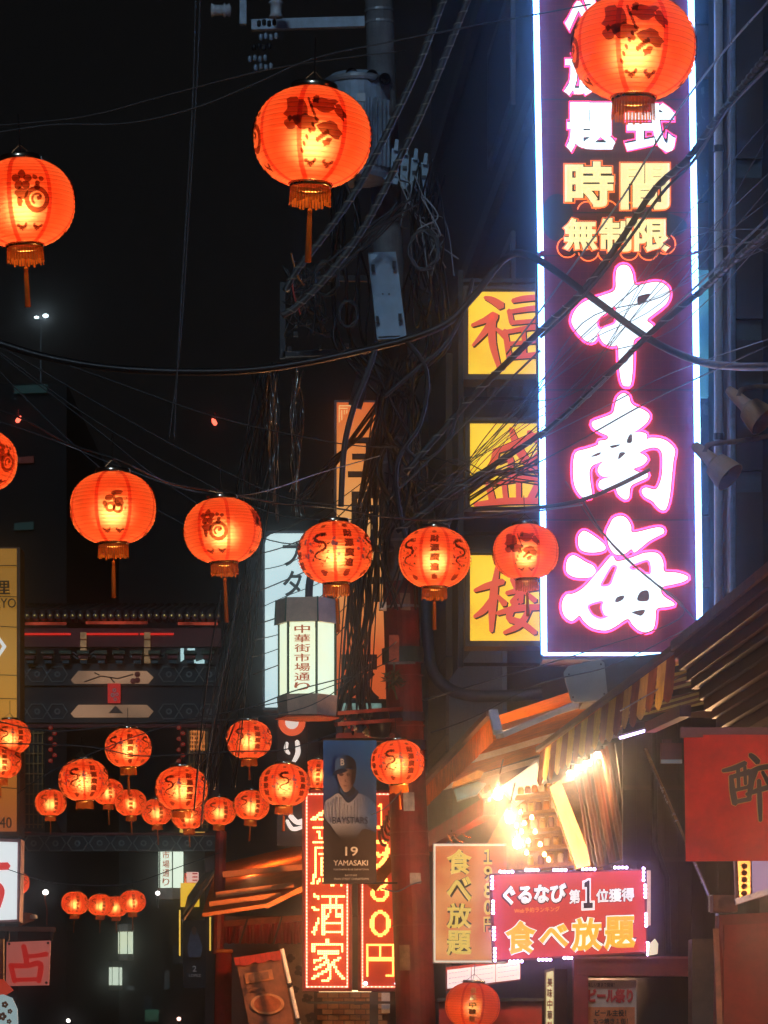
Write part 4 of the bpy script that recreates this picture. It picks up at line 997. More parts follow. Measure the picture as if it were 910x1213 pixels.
fb = thing('building', P(150, 1250, 75), 'black building mass closing the far end of the street', 'building')
m = MB(); m.prism([(-40, K * 76, 0), (12, K * 76, 0), (12, K * 76, 26), (-40, K * 76, 26)], (0, 8, 0)); m.build('wall', far_wall, fb)
for x, y, w, h in ((120, 1190, 14, 20), (170, 1180, 10, 16), (205, 1120, 12, 22)):
    m = MB(); m.slab(rect(x, y, x + w, y + h, 75.9), .1); o = m.build('window', mat('window_grey', (.08, .09, .1), .3), fb)

dimw = [lit('dim_window_green', (.10, .30, .18), .35, var=.6, scale=2), lit('dim_window_warm', (.5, .22, .06), .35, var=.6, scale=2), lit('dim_window_grey', (.14, .17, .17), .3, var=.6, scale=2)]
for i, (x, y, w, h) in enumerate(((68, 1128, 22, 7), (108, 1178, 30, 20), (150, 1168, 9, 5), (172, 1196, 16, 14), (60, 1190, 8, 10), (195, 1150, 6, 22), (118, 1140, 5, 16))):
    m = MB(); m.slab(rect(x - 1, y - 1, x + w + 1, y + h + 1, 75.85), .04); o = m.build('window', dark_metal, fb)
    m = MB(); m.slab(rect(x, y, x + w, y + h, 75.82), .02); m.build('pane', dimw[i % 3], o)
# ------------------------------------------------------------------ orange stall awning
def lerp(a, b, t): return a + (b - a) * t
A, B = P(585, 849, 13.2), P(499, 939, 16.74)
aw = thing('awning', (A + B) / 2, 'orange shop awning with straight valance, next to the red pole', 'awning')
A2, B2 = FW(13.2, A.z + .62), FW(16.74, B.z + .62)
for i in range(6):
    m = MB(); a, b, c, d = lerp(A, B, i / 6), lerp(A, B, (i + 1) / 6), lerp(A2, B2, (i + 1) / 6), lerp(A2, B2, i / 6); m.poly([a, b, c, d]); m.build('cloth_panel', orange_cloth, aw)
    m = MB(); m.poly([a + Vector((-.01, 0, .01)), b + Vector((-.01, 0, .01)), b + Vector((-.015, 0, -.20)), a + Vector((-.005, 0, -.20))]); m.build('valance', orange_cloth, aw)
MB().bar(A + Vector((-.03, 0, .03)), B + Vector((-.03, 0, .03)), .05).build('front_rail', mat('brown_rail', (.14, .07, .05), .5), aw)
for t_ in (.1, .5, .9): MB().bar(lerp(A, B, t_) + Vector((.05, 0, -.04)), lerp(A2, B2, t_) + Vector((0, 0, -.12)), .05).build('arm', white_paint, aw)
tr_ = thing('gutter', P(640, 850, 12.9), 'white metal trough along the near edge of the orange awning', 'gutter')
m = MB(); q0, q1 = P(592, 872, 12.9), P(684, 833, 13.0); m.bar(q0, q1, .16, .035); m.build('trough', white_paint, tr_)
m = MB(); m.bar(P(584, 843, 13.05), P(590, 868, 12.92), .07, .04); m.build('end_piece', white_paint, tr_)
ac = thing('outdoor_unit', P(695, 832, 12.5), 'rounded pale grey outdoor unit under the bottom of the neon sign', 'outdoor unit')
m = MB(); m.slab([(x, y, 12.5) for x, y in ((681, 832), (716, 829), (720, 824), (716, 785), (711, 781), (673, 789), (668, 796), (670, 806), (677, 829))], .09); m.build('face', mat('unit_paint', (.42, .48, .47), .5, var=.12, scale=5), ac)
m = MB(); m.slab([(x, y, 12.62) for x, y in ((690, 833), (800, 824), (800, 772), (690, 784))], .5); m.build('body', mat('unit_body', (.05, .055, .07), .5), ac)
for x, y in ((674, 799), (679, 826), (712, 787), (716, 822)): m = MB(); m.slab(rect(x - 1, y - 1, x + 1, y + 1, 12.49), -.006); m.build('screw', dark_metal, ac)

# ------------------------------------------------------------------ striped awning
A, B = P(801, 773, 9.5), P(640, 891, 12.75)
sa = thing('awning', (A + B) / 2, 'yellow and brown striped awning with scalloped valance', 'awning')
ys = cloth('stripe_yellow', (.90, .60, .17), .6, var=.2, scale=8); bs = cloth('stripe_brown', (.36, .13, .06), .5, var=.25, scale=8)
NS = 19
for i in range(NS):
    a, b = lerp(A, B, i / NS), lerp(A, B, (i + 1) / NS); n = 7; ring_ = []
    drop = .22 + .012 * math.sin(i * 2.1); sw = .05
    top = [a, b]; low = []
    for j in range(n + 1):
        u = j / n; low.append(lerp(b, a, u) + Vector((-.02 + .004 * math.sin(i * 1.7 + u * 2), 0, -drop - .045 * math.sin(math.pi * u))))
    m = MB(); m.poly(top + low); m.build('valance_stripe', ys if i % 2 else bs, sa)
C2, D2 = FW(9.5, A.z + .45), FW(12.75, B.z + .45)
for i in range(NS):
    m = MB(); m.poly([lerp(A, B, i / NS), lerp(A, B, (i + 1) / NS), lerp(C2, D2, (i + 1) / NS), lerp(C2, D2, i / NS)]); m.build('cloth_stripe', ys if i % 2 else bs, sa)
MB().bar(A + Vector((-.02, 0, .02)), B + Vector((-.02, 0, .02)), .03, .035).build('front_rail', MATS['brown_rail'], sa)
m = MB(); m.slab(rect(801, 764, 818, 781, 9.45), .12); m.build('corner_cap', mat('cap_red', (.6, .03, .02), .4), sa)
for i in range(4):
    t_ = .1 + i * .28; MB().bar(lerp(A, B, t_) + Vector((.06, 0, -.03)), lerp(C2, D2, t_) + Vector((0, 0, -.2)), .035).build('arm', dark_metal, sa)
spot = lit('downlight', (1, .85, .65), 14)
for i, (x, y) in enumerate(((677, 915), (686, 908), (696, 903), (709, 893))):
    t = thing('downlight', P(x, y, 12.6), ('first', 'second', 'third', 'last')[i] + ' small white downlight under the striped awning, counted from the orange stall', 'lamp', 'downlights under the striped awning')
    m = MB(); m.lathe([(0, -.03), (.03, -.025), (.035, 0), (.02, .015), (0, .02)], 12, P(x, y, 12.6)); m.build('bulb', spot, t)
    m = MB(); m.lathe([(.02, .012), (.04, .012), (.035, .06), (0, .07)], 12, P(x, y, 12.6)); m.build('housing', dark_metal, t); lamp_at(P(x, y, 12.6) + Vector((-.02, -.03, -.05)), 6, (1, .6, .3), t, .03)
t = thing('tube_lamp', P(753, 868, 10.6), 'thin violet fluorescent tube under the striped awning', 'tube lamp')
m = MB(); m.tube([P(735, 874, 10.6), P(773, 863, 10.0)], .009, 8); m.build('tube', lit('violet_tube', (.62, .48, 1.0), 8), t)
m = MB(); m.bar(P(735, 872, 10.62), P(773, 861, 10.02), .03, .012); m.build('holder', white_paint, t)

# brown slatted canopy nearer to the camera
ca = thing('canopy', P(860, 800, 8.6), 'brown slatted canopy that juts into view above the red cloth banner', 'canopy')
cols = [(.17, .085, .06), (.12, .06, .055), (.14, .07, .06), (.03, .035, .06), (.05, .05, .08), (.10, .03, .025), (.13, .04, .035), (.06, .03, .05), (.12, .05, .04)]
E0 = P(806, 776, 9.4)
for i, c in enumerate(cols):
    off = Vector((.035 * i, 0, -.055 * i)); a = E0 + off; d = Vector((.1275 * 4.2, -K * 4.2, 0))
    m = MB(); m.bar(a, a + d, .07 + .02 * (i % 2), .05 + .012 * (i % 3)); m.build('slat', mat('canopy_slat_%d' % i, c, .55, .2, var=.25, scale=5), ca)
m = MB(); a = E0 + Vector((.03, 0, .02)); d = Vector((.1275 * 4.2, -K * 4.2, 0)); m.prism([a, a + d, a + d + Vector((.34, 0, -.5)), a + Vector((.34, 0, -.5))], (.03, 0, .03)); m.build('backing_cloth', mat('canopy_cloth', (.06, .03, .028), .85, var=.3), ca)
m = MB(); m.bar(E0 + Vector((-.03, 0, .05)), E0 + Vector((-.03 + .1275 * 4.2, -K * 4.2, .05)), .05, .05); m.build('edge_rail', mat('canopy_edge', (.30, .16, .09), .5), ca)
for i in range(4):
    q = E0 + Vector((.55 + i * .03, 0, -.62 - .04 * i)); m = MB(); m.bar(q + Vector((.02, -1.0, 0)), q + Vector((.1275 * 3, -K * 3, 0)), .03, .025); m.build('under_slat', mat('under_slat_%d' % (i % 2), ((.14, .11, .12), (.07, .04, .035))[i % 2], .5), ca)

# ------------------------------------------------------------------ goods, bulbs and boards under the orange awning
bulb_big = lit('bare_bulb', (1.0, .72, .36), 55)
for i, (x, y) in enumerate(((590, 940), (604, 968), (613, 998))):
    t = thing('bare_bulb', P(x, y, 13.6), ('topmost', 'middle', 'lowest')[i] + ' of the three glaring bare bulbs under the orange awning', 'bulb', 'bare bulbs under the orange awning')
    m = MB(); m.lathe([(0, -.05), (.022, -.045), (.034, -.025), (.036, 0), (.024, .03), (.014, .045), (0, .045)], 16, P(x, y, 13.6)); m.build('globe', bulb_big, t, smooth=True)
    m = MB(); m.lathe([(.016, .045), (.018, .05), (.018, .09), (0, .1)], 10, P(x, y, 13.6)); m.build('socket', dark_metal, t)
    m = MB(); m.tube([P(x, y, 13.6) + Vector((0, 0, .09)), P(x + 6, y - 40, 13.8)], .006, 6); m.build('flex', black_cable, t)
for i, (x, y) in enumerate(((590, 940), (604, 968), (613, 998))):
    q = P(x, y, 13.6); lamp_at(q + Vector((0, -.08, 0)), 24, (1, .46, .19), None)
def add_fill_lamp(x, y, Y, w, col, lab, shade=True):  # made-up lamp with globe, added to brighten the shops
    t = thing('fill_lamp', P(x, y, Y), lab, 'lamp'); c = P(x, y, Y)
    MB().lathe([(0, -.06), (.05, -.05), (.07, 0), (.05, .05), (.02, .08), (0, .08)], 14, c).build('globe', lit('fill_globe', (1, .7, .4), 8), t, smooth=True)
    if shade: MB().lathe([(.02, .08), (.12, .02), (.13, .03), (.03, .12), (0, .12)], 16, c).build('shade', dark_metal, t)
    lamp_at(c + Vector((0, -.03, -.1 if shade else .1)), w, col, t, .06)
small = lit('small_bulb', (1.0, .58, .22), 16)
for i, (x, y) in enumerate(((617, 962), (621, 975), (618, 985), (626, 996), (634, 985), (640, 1000), (612, 978), (630, 968), (645, 1012), (624, 1010), (650, 1018))):
    t = thing('string_light', P(x, y, 14), 'small warm bulb of the string that hangs among the goods', 'light', 'small bulbs among the goods')
    m = MB(); m.lathe([(0, -.022), (.016, -.015), (.018, 0), (.009, .02), (0, .022)], 10, P(x, y, 14)); m.build('globe', small, t, smooth=True)
wb = thing('stall_board', P(645, 960, 15), 'white lit board rising behind the goods of the orange stall', 'board')
m = MB(); m.slab([(x, y, 15.2) for x, y in ((596, 930), (636, 903), (645, 925), (612, 950))], .1); m.build('panel', lit('stall_lightbox', (1, .82, .55), 1.3), wb)
m = MB(); m.slab([(x, y, 15.25) for x, y in ((592, 934), (638, 899), (649, 926), (612, 955))], .08); m.build('frame', white_paint, wb)
shelf_m = mat('stall_shelf', (.55, .30, .10), .6, var=.25)
sh = thing('goods_shelf', P(650, 1030, 15), 'lit shelf rack with golden goods between the bulbs and the slanted post', 'shelf')
m = MB(); m.slab([(x, y, 15.4) for x, y in ((560, 1030), (715, 1030), (680, 925), (610, 940))], .05); m.build('back_panel', shelf_m, sh)
for i in range(5):
    y = 945 + i * 21; m = MB(); m.slab([(612 + i * 3, y, 14.6), (668 + i * 9, y - 6, 14.6), (668 + i * 9, y - 9, 14.6), (612 + i * 3, y - 3, 14.6)], .4); m.build('board', shelf_m, sh)
gd = [mat('goods_gold', (.75, .45, .10), .3, .5), mat('goods_cream', (.8, .68, .45), .5), mat('goods_orange', (.7, .28, .05), .5), mat('goods_brown', (.25, .10, .04), .5)]
for i in range(5):
    for j in range(6):
        x = 617 + i * 3 + j * (8.2 + i * .9); y = 941 + i * 21 - j * 1.1; s_ = 9 + (i * 7 + j * 5) % 5; c = P(x, y, 14.55)
        t = thing('food_jar', c, ['squat golden', 'tall cream', 'orange', 'dark brown', 'small gold', 'wide cream'][j] + ' food jar on the ' + ['top', 'second', 'third', 'fourth', 'lowest'][i] + ' board of the goods shelf', 'jar', 'food jars on the lit shelf')
        hh = s_ * 14.5 / 2000; rr = .026
        m = MB(); m.lathe([(0, 0), (rr, .002), (rr * 1.1, hh * .5), (rr * .9, hh * .85), (rr * .6, hh * .9), (0, hh * .9)], 10, c); m.build('jar', gd[(i + j * 3) % 4], t, smooth=True)
        m = MB(); m.lathe([(rr * .65, hh * .9), (rr * .7, hh), (0, hh)], 10, c); m.build('lid', gd[(i + j + 1) % 4], t)
po = thing('post', P(687, 1012, 13.6), 'slanted pale orange post beside the pleated curtain', 'post')
m = MB(); m.slab([(652, 932, 13.6), (664, 924, 13.55), (703, 1024, 13.55), (684, 1028, 13.6)], .12); m.build('shaft', mat('pale_orange_wood', (.62, .34, .16), .6, var=.2, scale=5, stretch=(6, 6, 1)), po)
MB().slab([(649, 931, 13.65), (654, 928, 13.65), (688, 1028, 13.65), (682, 1030, 13.65)], .1).build('edge_strip', brown_wall, po)
cu = thing('curtain', P(715, 1020, 13.2), 'pleated copper red curtain hanging under the striped awning', 'curtain')
cmr = [mat('curtain_red', (.30, .07, .035), .6, var=.3, scale=8, stretch=(8, 8, .6)), mat('curtain_copper', (.40, .14, .06), .55, var=.3, scale=8, stretch=(8, 8, .6)), mat('curtain_dark', (.10, .03, .02), .7)]
for i in range(11):
    u = i / 10; x0 = lerp(685, 724, u); y0 = lerp(916, 880, u); x1 = lerp(704, 748, u); y1 = lerp(1030, 1014, u); Y = lerp(13.3, 12.4, u)
    m = MB(); m.tube([P(x0, y0, Y), P(lerp(x0, x1, .5), lerp(y0, y1, .5), Y), P(x1, y1, Y)], .022 + .006 * (i % 3), 8, r2=.03); m.build('pleat', cmr[(i * 2) % 3], cu, smooth=True)
po = thing('post', P(744, 1020, 12.2), 'dark olive post at the edge of the pleated curtain', 'post')
MB().slab([(729, 880, 12.2), (736, 876, 12.2), (757, 1024, 12.2), (748, 1026, 12.2)], .1).build('shaft', mat('olive_post', (.09, .065, .04), .6), po)
cop = mat('copper', (.75, .30, .12), .25, .9)
hk = thing('hook_rack', P(562, 1000, 14.6), 'slanting rack of curved copper hooks left of the bare bulbs', 'rack')
MB().bar(P(528, 1002, 14.65), P(592, 925, 14.65), .02).build('bar', dark_metal, hk)
for i in range(9):
    x, y = 538 + i * 6 - (i % 2) * 2, 1000 - i * 8 + (i % 3) * 3
    m = MB(); m.tube(spline([tuple(P(x + dx, y + dy, 14.6)) for dx, dy in ((-7, -12), (-3, -4), (2, 1), (8, 2))], 5), .010, 6); m.build('hook', cop, hk, smooth=True)
MB_ = thing('stall_rail', P(545, 990, 14.8), 'red lacquered rail with gold edge along the orange stall', 'rail')
m = MB(); m.bar(P(505, 1000, 15.5), P(580, 955, 13.8), .10, .14); m.build('rail', red_paint, MB_)
m = MB(); m.bar(P(505, 992, 15.4), P(580, 947, 13.7), .02, .03); m.build('edge', cop, MB_)
t = thing('tray', P(552, 940, 14.2), 'blue plastic tray with orange lid under the awning', 'tray')
m = MB(); m.slab([(538, 935, 14.2), (542, 948, 14.2), (565, 941, 14.2), (576, 928, 14.2), (566, 926, 14.2)], .2); m.build('tray', mat('tray_blue', (.06, .25, .42), .4), t)
m = MB(); m.slab([(536, 932, 14.15), (569, 921, 14.15), (573, 914, 14.15), (566, 912, 14.15), (537, 927, 14.15)], .2); m.build('lid', mat('lid_orange', (.7, .35, .08), .5), t)
t = thing('price_card', P(576, 975, 14.3), 'yellow price card with lines of writing beside the upper bulb', 'card')
m = MB(); m.slab([(571, 943, 14.3), (578, 940, 14.3), (583, 963, 14.3), (576, 967, 14.3)], .01); m.build('card', mat('card_yellow', (.75, .55, .15), .6), t)
for k in range(4):
    q0 = P(573 + k * 1.2, 947 + k * 5, 14.29); m = MB(); m.bar(q0, q0 + Vector((.035, 0, .015)), .004); m.build('line', ink_black, t)

# ------------------------------------------------------------------ the dark shop with the red cloth banner
rb = thing('cloth_banner', P(870, 1020, 8.5), 'big red cloth banner with a black brush character edged in gold', 'banner')
fold = lambda q: q + Vector((0, .03 * math.sin(q.x * 7 + q.z * 1.5) + .015 * math.sin(q.z * 5 - q.x * 3), 0))
sheet_px(810, 871, 1010, 1020, 8.5, fold, 24, 18, 3).build('cloth', mat('red_cloth', (.66, .024, .013), .75, var=.22, scale=5, bump=.25), rb, smooth=True)
ZUI = [[(855,914,4),(868,911,6),(882,905,6)], [(865,920,5),(867,938,7),(870,953,7)], [(864,922,5),(878,918,6),(889,918,8),(886,948,5)], [(873,910,5),(874,936,4)], [(881,909,4),(882,930,4)], [(869,937,4),(886,933,4)], [(869,951,5),(888,947,5)],
       [(887,895,5),(892,899,7),(897,904,7)], [(884,917,4),(898,911,6),(915,908,6)], [(895,914,4),(889,928,5),(884,933,3)], [(902,915,4),(910,929,6)], [(883,942,4),(900,936,6),(922,930,6)], [(898,925,5),(899,950,6),(900,973,4)]]
strokes(ZUI, 8.5, mat('gold_ink', (.62, .36, .10), .5), rb, .010, 'character_edge', .9, fn=fold); strokes(ZUI, 8.5, ink_black, rb, .018, 'character', fn=fold)
m = MB(); m.bar(P(806, 868, 8.5), P(1012, 868, 8.5), .05, .05); m.build('rod', mat('rod_violet', (.14, .04, .06), .45), rb)
t = thing('steel_bracket', P(797, 880, 9.2), 'violet brown bracket joining the striped awning and the red cloth banner', 'bracket')
MB().bar(P(770, 862, 10), P(812, 842, 8.9), .06).build('arm', MATS['rod_violet'], t); MB().bar(P(790, 876, 9.3), P(790, 900, 9.3), .05).build('hanger', MATS['rod_violet'], t); m = MB(); m.slab(rect(783, 880, 808, 904, 9.2), .05); m.build('plate', mat('plate_red', (.20, .035, .03), .5), t)
MB().bar(P(783, 902, 9.19), P(808, 902, 9.19), .012, .02).build('plate_edge', white_paint, t)
dw = thing('shop_front', P(770, 1213, 11.6), 'dark brown shop front wall behind the red cloth banner', 'shop front')
m = MB(); m.slab([(738, 1300, 11.8), (960, 1300, 11.8), (960, 850, 11.8), (738, 850, 11.8)], .1); m.build('wall', mat('shop_brown', (.035, .018, .013), .7, var=.35, scale=3, bump=.2), dw)
for i in range(14):
    x = 738 + i * 16.2; m = MB(); m.slab(rect(x, 850, x + 15.2, 1300, 11.78 - .003 * (i % 3)), .02); m.build('plank', MATS['shop_brown'], dw)
for y in (930, 1015): m = MB(); m.slab(rect(738, y, 960, y + 5, 11.74), .02); m.build('batten', mat('batten_brown', (.06, .03, .02), .6), dw)
m = MB(); m.tube([P(775, 860, 11.7), P(776, 1000, 11.7), P(790, 1040, 11.7), P(792, 1130, 11.7)], .02, 8); m.build('pipe', dark_metal, dw, smooth=True)
m = MB(); m.slab(rect(680, 1133, 822, 1156, 10.9), .25); m.build('beam', red_paint, dw)
m = MB(); m.slab(rect(680, 1133, 822, 1135.5, 10.88), -.02); m.build('beam_edge', mat('edge_pink', (.45, .08, .07), .35), dw)
m = MB(); m.slab(rect(680, 1156.2, 697, 1300, 10.9), .2); m.build('jamb', red_paint, dw)
m = MB(); m.slab(rect(697.2, 1156.2, 822, 1300, 11.05), .02); m.build('pane', mat('shop_glass', (.012, .02, .022), .15), dw)
m = MB(); m.slab(rect(820, 1112, 852, 1300, 10.3), .3); m.build('column', mat('olive_column', (.17, .10, .06), .6, var=.2), dw)
m = MB(); m.slab([(848, 1300, 9.3), (1000, 1300, 9.3), (1000, 1076, 9.3), (852, 1084, 9.3)], .25); m.build('red_panel', red_paint, dw)
m = MB(); m.slab([(856, 1300, 9.29), (990, 1300, 9.29), (990, 1090, 9.29), (858, 1096, 9.29)], -.015); m.build('panel_field', mat('red_field', (.46, .018, .008), .45, var=.25, scale=4), dw)
m = MB(); m.slab(rect(845, 1060, 874, 1080, 9.25), .2); m.build('capital', mat('capital_brown', (.22, .06, .03), .5), dw)
m = MB(); m.bar(P(848, 1100, 9.25), P(856, 1300, 9.25), .03, .03); m.build('corner_strip', mat('strip_orange', (.5, .16, .08), .4), dw)
wn_ = thing('shop_window', P(900, 1070, 9.0), 'slanting shop window with violet light and carved gold frame under the red cloth banner', 'window')
m = MB(); m.slab([(872, 1072, 9.0), (960, 1045, 9.0), (960, 1018, 9.0), (870, 1018, 9.0)], .06); m.build('frame', mat('frame_violet', (.20, .10, .16), .4), wn_)
m = MB(); m.slab([(876, 1064, 8.97), (889, 1060, 8.97), (889, 1019, 8.97), (874, 1019, 8.97)], .02); m.build('carved_panel', gold, wn_)
for k in range(5): m = MB(); m.lathe([(0, -.02), (.014, -.01), (.016, 0), (0, .012)], 8, P(882, 1026 + k * 8, 8.96), axis='y'); m.build('carved_knob', MATS['goods_brown'], wn_)
m = MB(); m.slab([(892, 1058, 8.97), (955, 1040, 8.97), (955, 1019, 8.97), (891, 1019, 8.97)], .02); m.build('pane', lit('violet_pane', (.38, .27, .50), .55), wn_)
m = MB(); m.bar(P(871, 1068, 8.95), P(960, 1041, 8.95), .02, .03); m.build('sill', mat('sill_blue', (.3, .35, .5), .3, .3), wn_)
t = thing('steel_pole', P(850, 1090, 10), 'thin shiny pole leaning across the dark shop front', 'pole')
m = MB(); m.tube([P(765, 888, 11.0), P(853, 1092, 10)], .013, 8); m.build('rod', mat('bright_steel', (.62, .60, .66), .25, .9), t)
m = MB(); m.slab(rect(840, 1060, 846, 1080, 10.0), .05); m.build('foot', white_paint, t)
ps = thing('poster', P(723, 1213, 10.9), 'beer poster with red headline behind the dark shop glass', 'poster')
m = MB(); m.slab(rect(693, 1161, 754, 1260, 10.98), .01); m.build('sheet', mat('poster_cream', (.62, .52, .44), .6, var=.12), ps)
m = MB(); m.slab(rect(695, 1193, 752, 1258, 10.975), -.004); m.build('orange_field', mat('poster_orange', (.68, .22, .08), .6, var=.2), ps)
prd = mat('poster_red', (.62, .05, .04), .6, var=0)
text('ビール祭り', (697, 1171, 750, 1188), 10.97, prd, ps, .06, .004, 'headline'); text('楽しい夏まで開催！', (696, 1164, 728, 1169), 10.97, ink_black, ps, .01, .004, 'lettering')
text('ビール主役！', (705, 1196, 742, 1204), 10.96, ink_black, ps, .03, .004, 'lettering'); text('もつ焼き１缶！', (703, 1206, 744, 1213), 10.96, ink_black, ps, .03, .004, 'lettering')
text('ビール 半額', (703, 1222, 744, 1236), 10.96, prd, ps, .03, .004, 'lettering')
nb = thing('narrow_sign', P(650, 1213, 11.9), 'narrow lit vertical sign with orange writing below the LED framed sign', 'sign')
m = MB(); m.slab([(645, 1300, 11.9), (656, 1300, 11.9), (657, 1146, 11.9), (646, 1149, 11.9)], .12); m.build('cabinet', mat('cream_box', (.6, .5, .35), .5), nb)
m = MB(); m.slab([(647, 1300, 11.9), (655, 1300, 11.9), (655.6, 1150, 11.9), (647.5, 1152, 11.9)], -.01); m.build('face', lit('cream_face', (1, .80, .40), .85), nb)
for i, ch in enumerate('美味中華料理'): text(ch, (648.3, 1158 + i * 13, 654.6, 1169 + i * 13), 11.89, lamp_red, nb, .03, .008)
t = thing('post', P(665, 1213, 12), 'brown wooden post beside the narrow lit sign', 'post'); MB().slab(rect(657.5, 1148, 672, 1300, 12.0), .2).build('shaft', brown_wall, t)
t = thing('counter', P(600, 1213, 14.6), 'dark red stall counter behind the dull orange lantern', 'counter')
MB().slab(rect(520, 1186, 642, 1300, 14.7), .3).build('front', red_paint, t); MB().slab(rect(518, 1182, 644, 1186, 14.65), .4).build('top', dark_metal, t)
t = thing('wall_lamp', P(777, 1115, 10.9), 'small cream lit panel just beyond the corner of the LED framed sign', 'lamp')
MB().slab([(768, 1132, 10.95), (779, 1130, 10.95), (780, 1118, 10.95), (776, 1112, 10.95), (770, 1118, 10.95)], .06).build('panel', lit('cream_lamp', (1, .85, .55), .8), t)
MB().slab(rect(767, 1031, 771, 1096, 11.3), .05).build('strip', lit('cream_strip', (1, .62, .4), .6), t)

# ------------------------------------------------------------------ two spotlights on arms
spm = mat('spot_beige', (.75, .44, .27), .5, var=.12, scale=8); spa = mat('spot_arm', (.34, .18, .12), .5)
for i, (dx, dy, lab) in enumerate(((0, 0, 'lower of the two beige spotlights on arms beside the neon sign'), (40, -66, 'upper of the two beige spotlights, cut by the photo edge'))):
    Y = 11.0; t = thing('spotlight', P(852 + dx, 560 + dy, Y), lab, 'spotlight', 'beige spotlights on arms')
    ax = (P(872 + dx, 572 + dy, Y - .05) - P(832 + dx, 536 + dy, Y)).normalized(); c = P(848 + dx, 550 + dy, Y); rot = Vector((0, 0, 1)).rotation_difference(ax).to_matrix().to_4x4(); M = Matrix.Translation(c) @ rot
    k = Y / 2000
    m = MB(); m.lathe([(0, -38 * k), (5 * k, -37 * k), (6.5 * k, -30 * k), (8 * k, -12 * k), (9 * k, -4 * k), (0, -4 * k)], 20); m.xf(M); m.build('socket', spm, t, smooth=False)
    m = MB(); m.lathe([(8.5 * k, -5 * k), (15 * k, 0), (18 * k, 14 * k), (19.5 * k, 25 * k), (18.5 * k, 25 * k), (16.5 * k, 13 * k), (12 * k, 2 * k), (0, 1 * k)], 28); m.xf(M); m.build('shade', spm, t, smooth=False)
    m = MB(); m.lathe([(0, 3 * k), (8 * k, 6 * k), (10 * k, 14 * k), (0, 20 * k)], 14); m.xf(M); m.build('bulb', mat('spot_glass', (.4, .35, .3), .15), t, smooth=True)
    m = MB(); m.tube(spline([tuple(P(x + dx, y + dy, Y + o)) for x, y, o in ((835, 536, .0), (838, 528, .03), (850, 525, .05), (880, 522, .12), (925, 514, .3), (990, 505, .8))], 6), 3.2 * k, 8); m.build('arm', spa, t, smooth=True)

# ------------------------------------------------------------------ signs on the left
ysl = thing('tower_sign', P(-20, 985, 18.6), 'tall amber sign tower with black writing at the photo edge', 'sign')
MB().slab(rect(-90, 648, 24, 990, 18.6), .5).build('cabinet', mat('sign_frame_brown', (.10, .06, .03), .5), ysl)
m = MB(); m.slab(rect(-88, 650, 20, 985, 18.6), -.012); m.build('face', lit('amber_face', (.8, .4, .05), .55, grad=(2, 0, 2.7, [(.50, .12, .03), (.62, .20, .03), (.75, .34, .05), (.60, .30, .05), (.40, .18, .02)])), ysl)
text('料', (-28, 688, -12, 706), 18.58, ink_black, ysl, .01, .02); text('理', (-9, 688, 12, 704), 18.58, ink_black, ysl, .01, .02); text('TOKYO', (-26, 709, 19, 720), 18.58, ink_black, ysl, .0, .02, 'lettering'); text('1040', (-12, 968, 14, 981), 18.58, ink_black, ysl, .0, .02, 'lettering')
m = MB(); m.slab([(-8, 768, 18.6), (-4, 755, 18.6), (0, 755, 18.6), (8, 766, 18.6), (0, 778, 18.6), (-4, 778, 18.6), (3, 766, 18.6), (-2, 758, 18.6)], -.02); m.build('arrow', lit('arrow_white', (.8, .85, .85), .8), ysl)
for yy in (672, 708, 740, 800, 828, 930): m = MB(); m.bar(P(-88, yy - 3, 18.58), P(20, yy + (yy % 7 - 2), 18.58), .008); m.build('wire_strap', ink_black, ysl)
wsl = thing('lit_sign', P(-10, 1095, 13.5), 'white lightbox with red brush strokes at the photo edge under the amber tower', 'sign')
MB().slab([(-80, 1097, 13.5), (23, 1092, 13.5), (25, 994, 13.5), (-80, 990, 13.5)], .3).build('cabinet', mat('frame_mauve', (.45, .22, .24), .5), wsl)
m = MB(); m.slab([(-78, 1094, 13.5), (20, 1089, 13.5), (21, 998, 13.5), (-78, 994, 13.5)], -.012); m.build('face', lit('white_face', (.86, .93, .95), .9), wsl)
strokes([[(-30, 1029, 8), (-10, 1027, 9), (10, 1026, 9)], [(-25, 1045, 7), (-8, 1046, 8), (2, 1055, 8), (-2, 1075, 6)], [(-30, 1030, 7), (-40, 1070, 8)]], 13.5, lit('stroke_red', (.75, .02, .01), .8, base=(.6, .02, .01)), wsl, .02)
fs = thing('fortune_sign', P(35, 1168, 12.5), 'pink square fortune teller sign with one red character hanging from a bar', 'sign')
m = MB(); m.slab([(7, 1168, 12.5), (58, 1167, 12.5), (60, 1114, 12.5), (8, 1116, 12.5)], .03); m.build('board', lit('pink_board', (.55, .13, .10), .55, base=(.55, .25, .22), var=.2), fs)
stm = lit('fortune_red', (.55, .02, .015), .55, base=(.5, .03, .02))
strokes([[(28, 1120, 6), (31, 1133, 7), (32, 1143, 6)], [(33, 1133, 5), (45, 1132, 5), (56, 1130, 6)], [(13, 1143, 6), (16, 1155, 6), (18, 1163, 6)], [(12, 1144, 6), (32, 1144, 6), (48, 1142, 7), (46, 1163, 6)], [(17, 1161, 5), (47, 1160, 5)]], 12.5, stm, fs, .012)
MB().bar(P(-10, 1100, 12.5), P(66, 1101, 12.5), .035).build('bar', mat('bar_brown', (.28, .12, .08), .5), fs)
for x in (10, 62): MB().bar(P(x, 1102, 12.5), P(x - 1, 1115, 12.5), .02).build('hanger', dark_metal, fs)
for x, y in ((11, 1118), (57, 1117), (55, 1164)): m = MB(); m.lathe([(0, -.008), (.008, -.006), (.01, 0), (0, 0)], 8, P(x, y, 12.49), axis='y'); m.build('bolt', dark_metal, fs)
sn = thing('round_sign', P(6, 1213, 12), 'round pale blue signboard with orange blossoms at the corner below the fortune sign', 'sign')
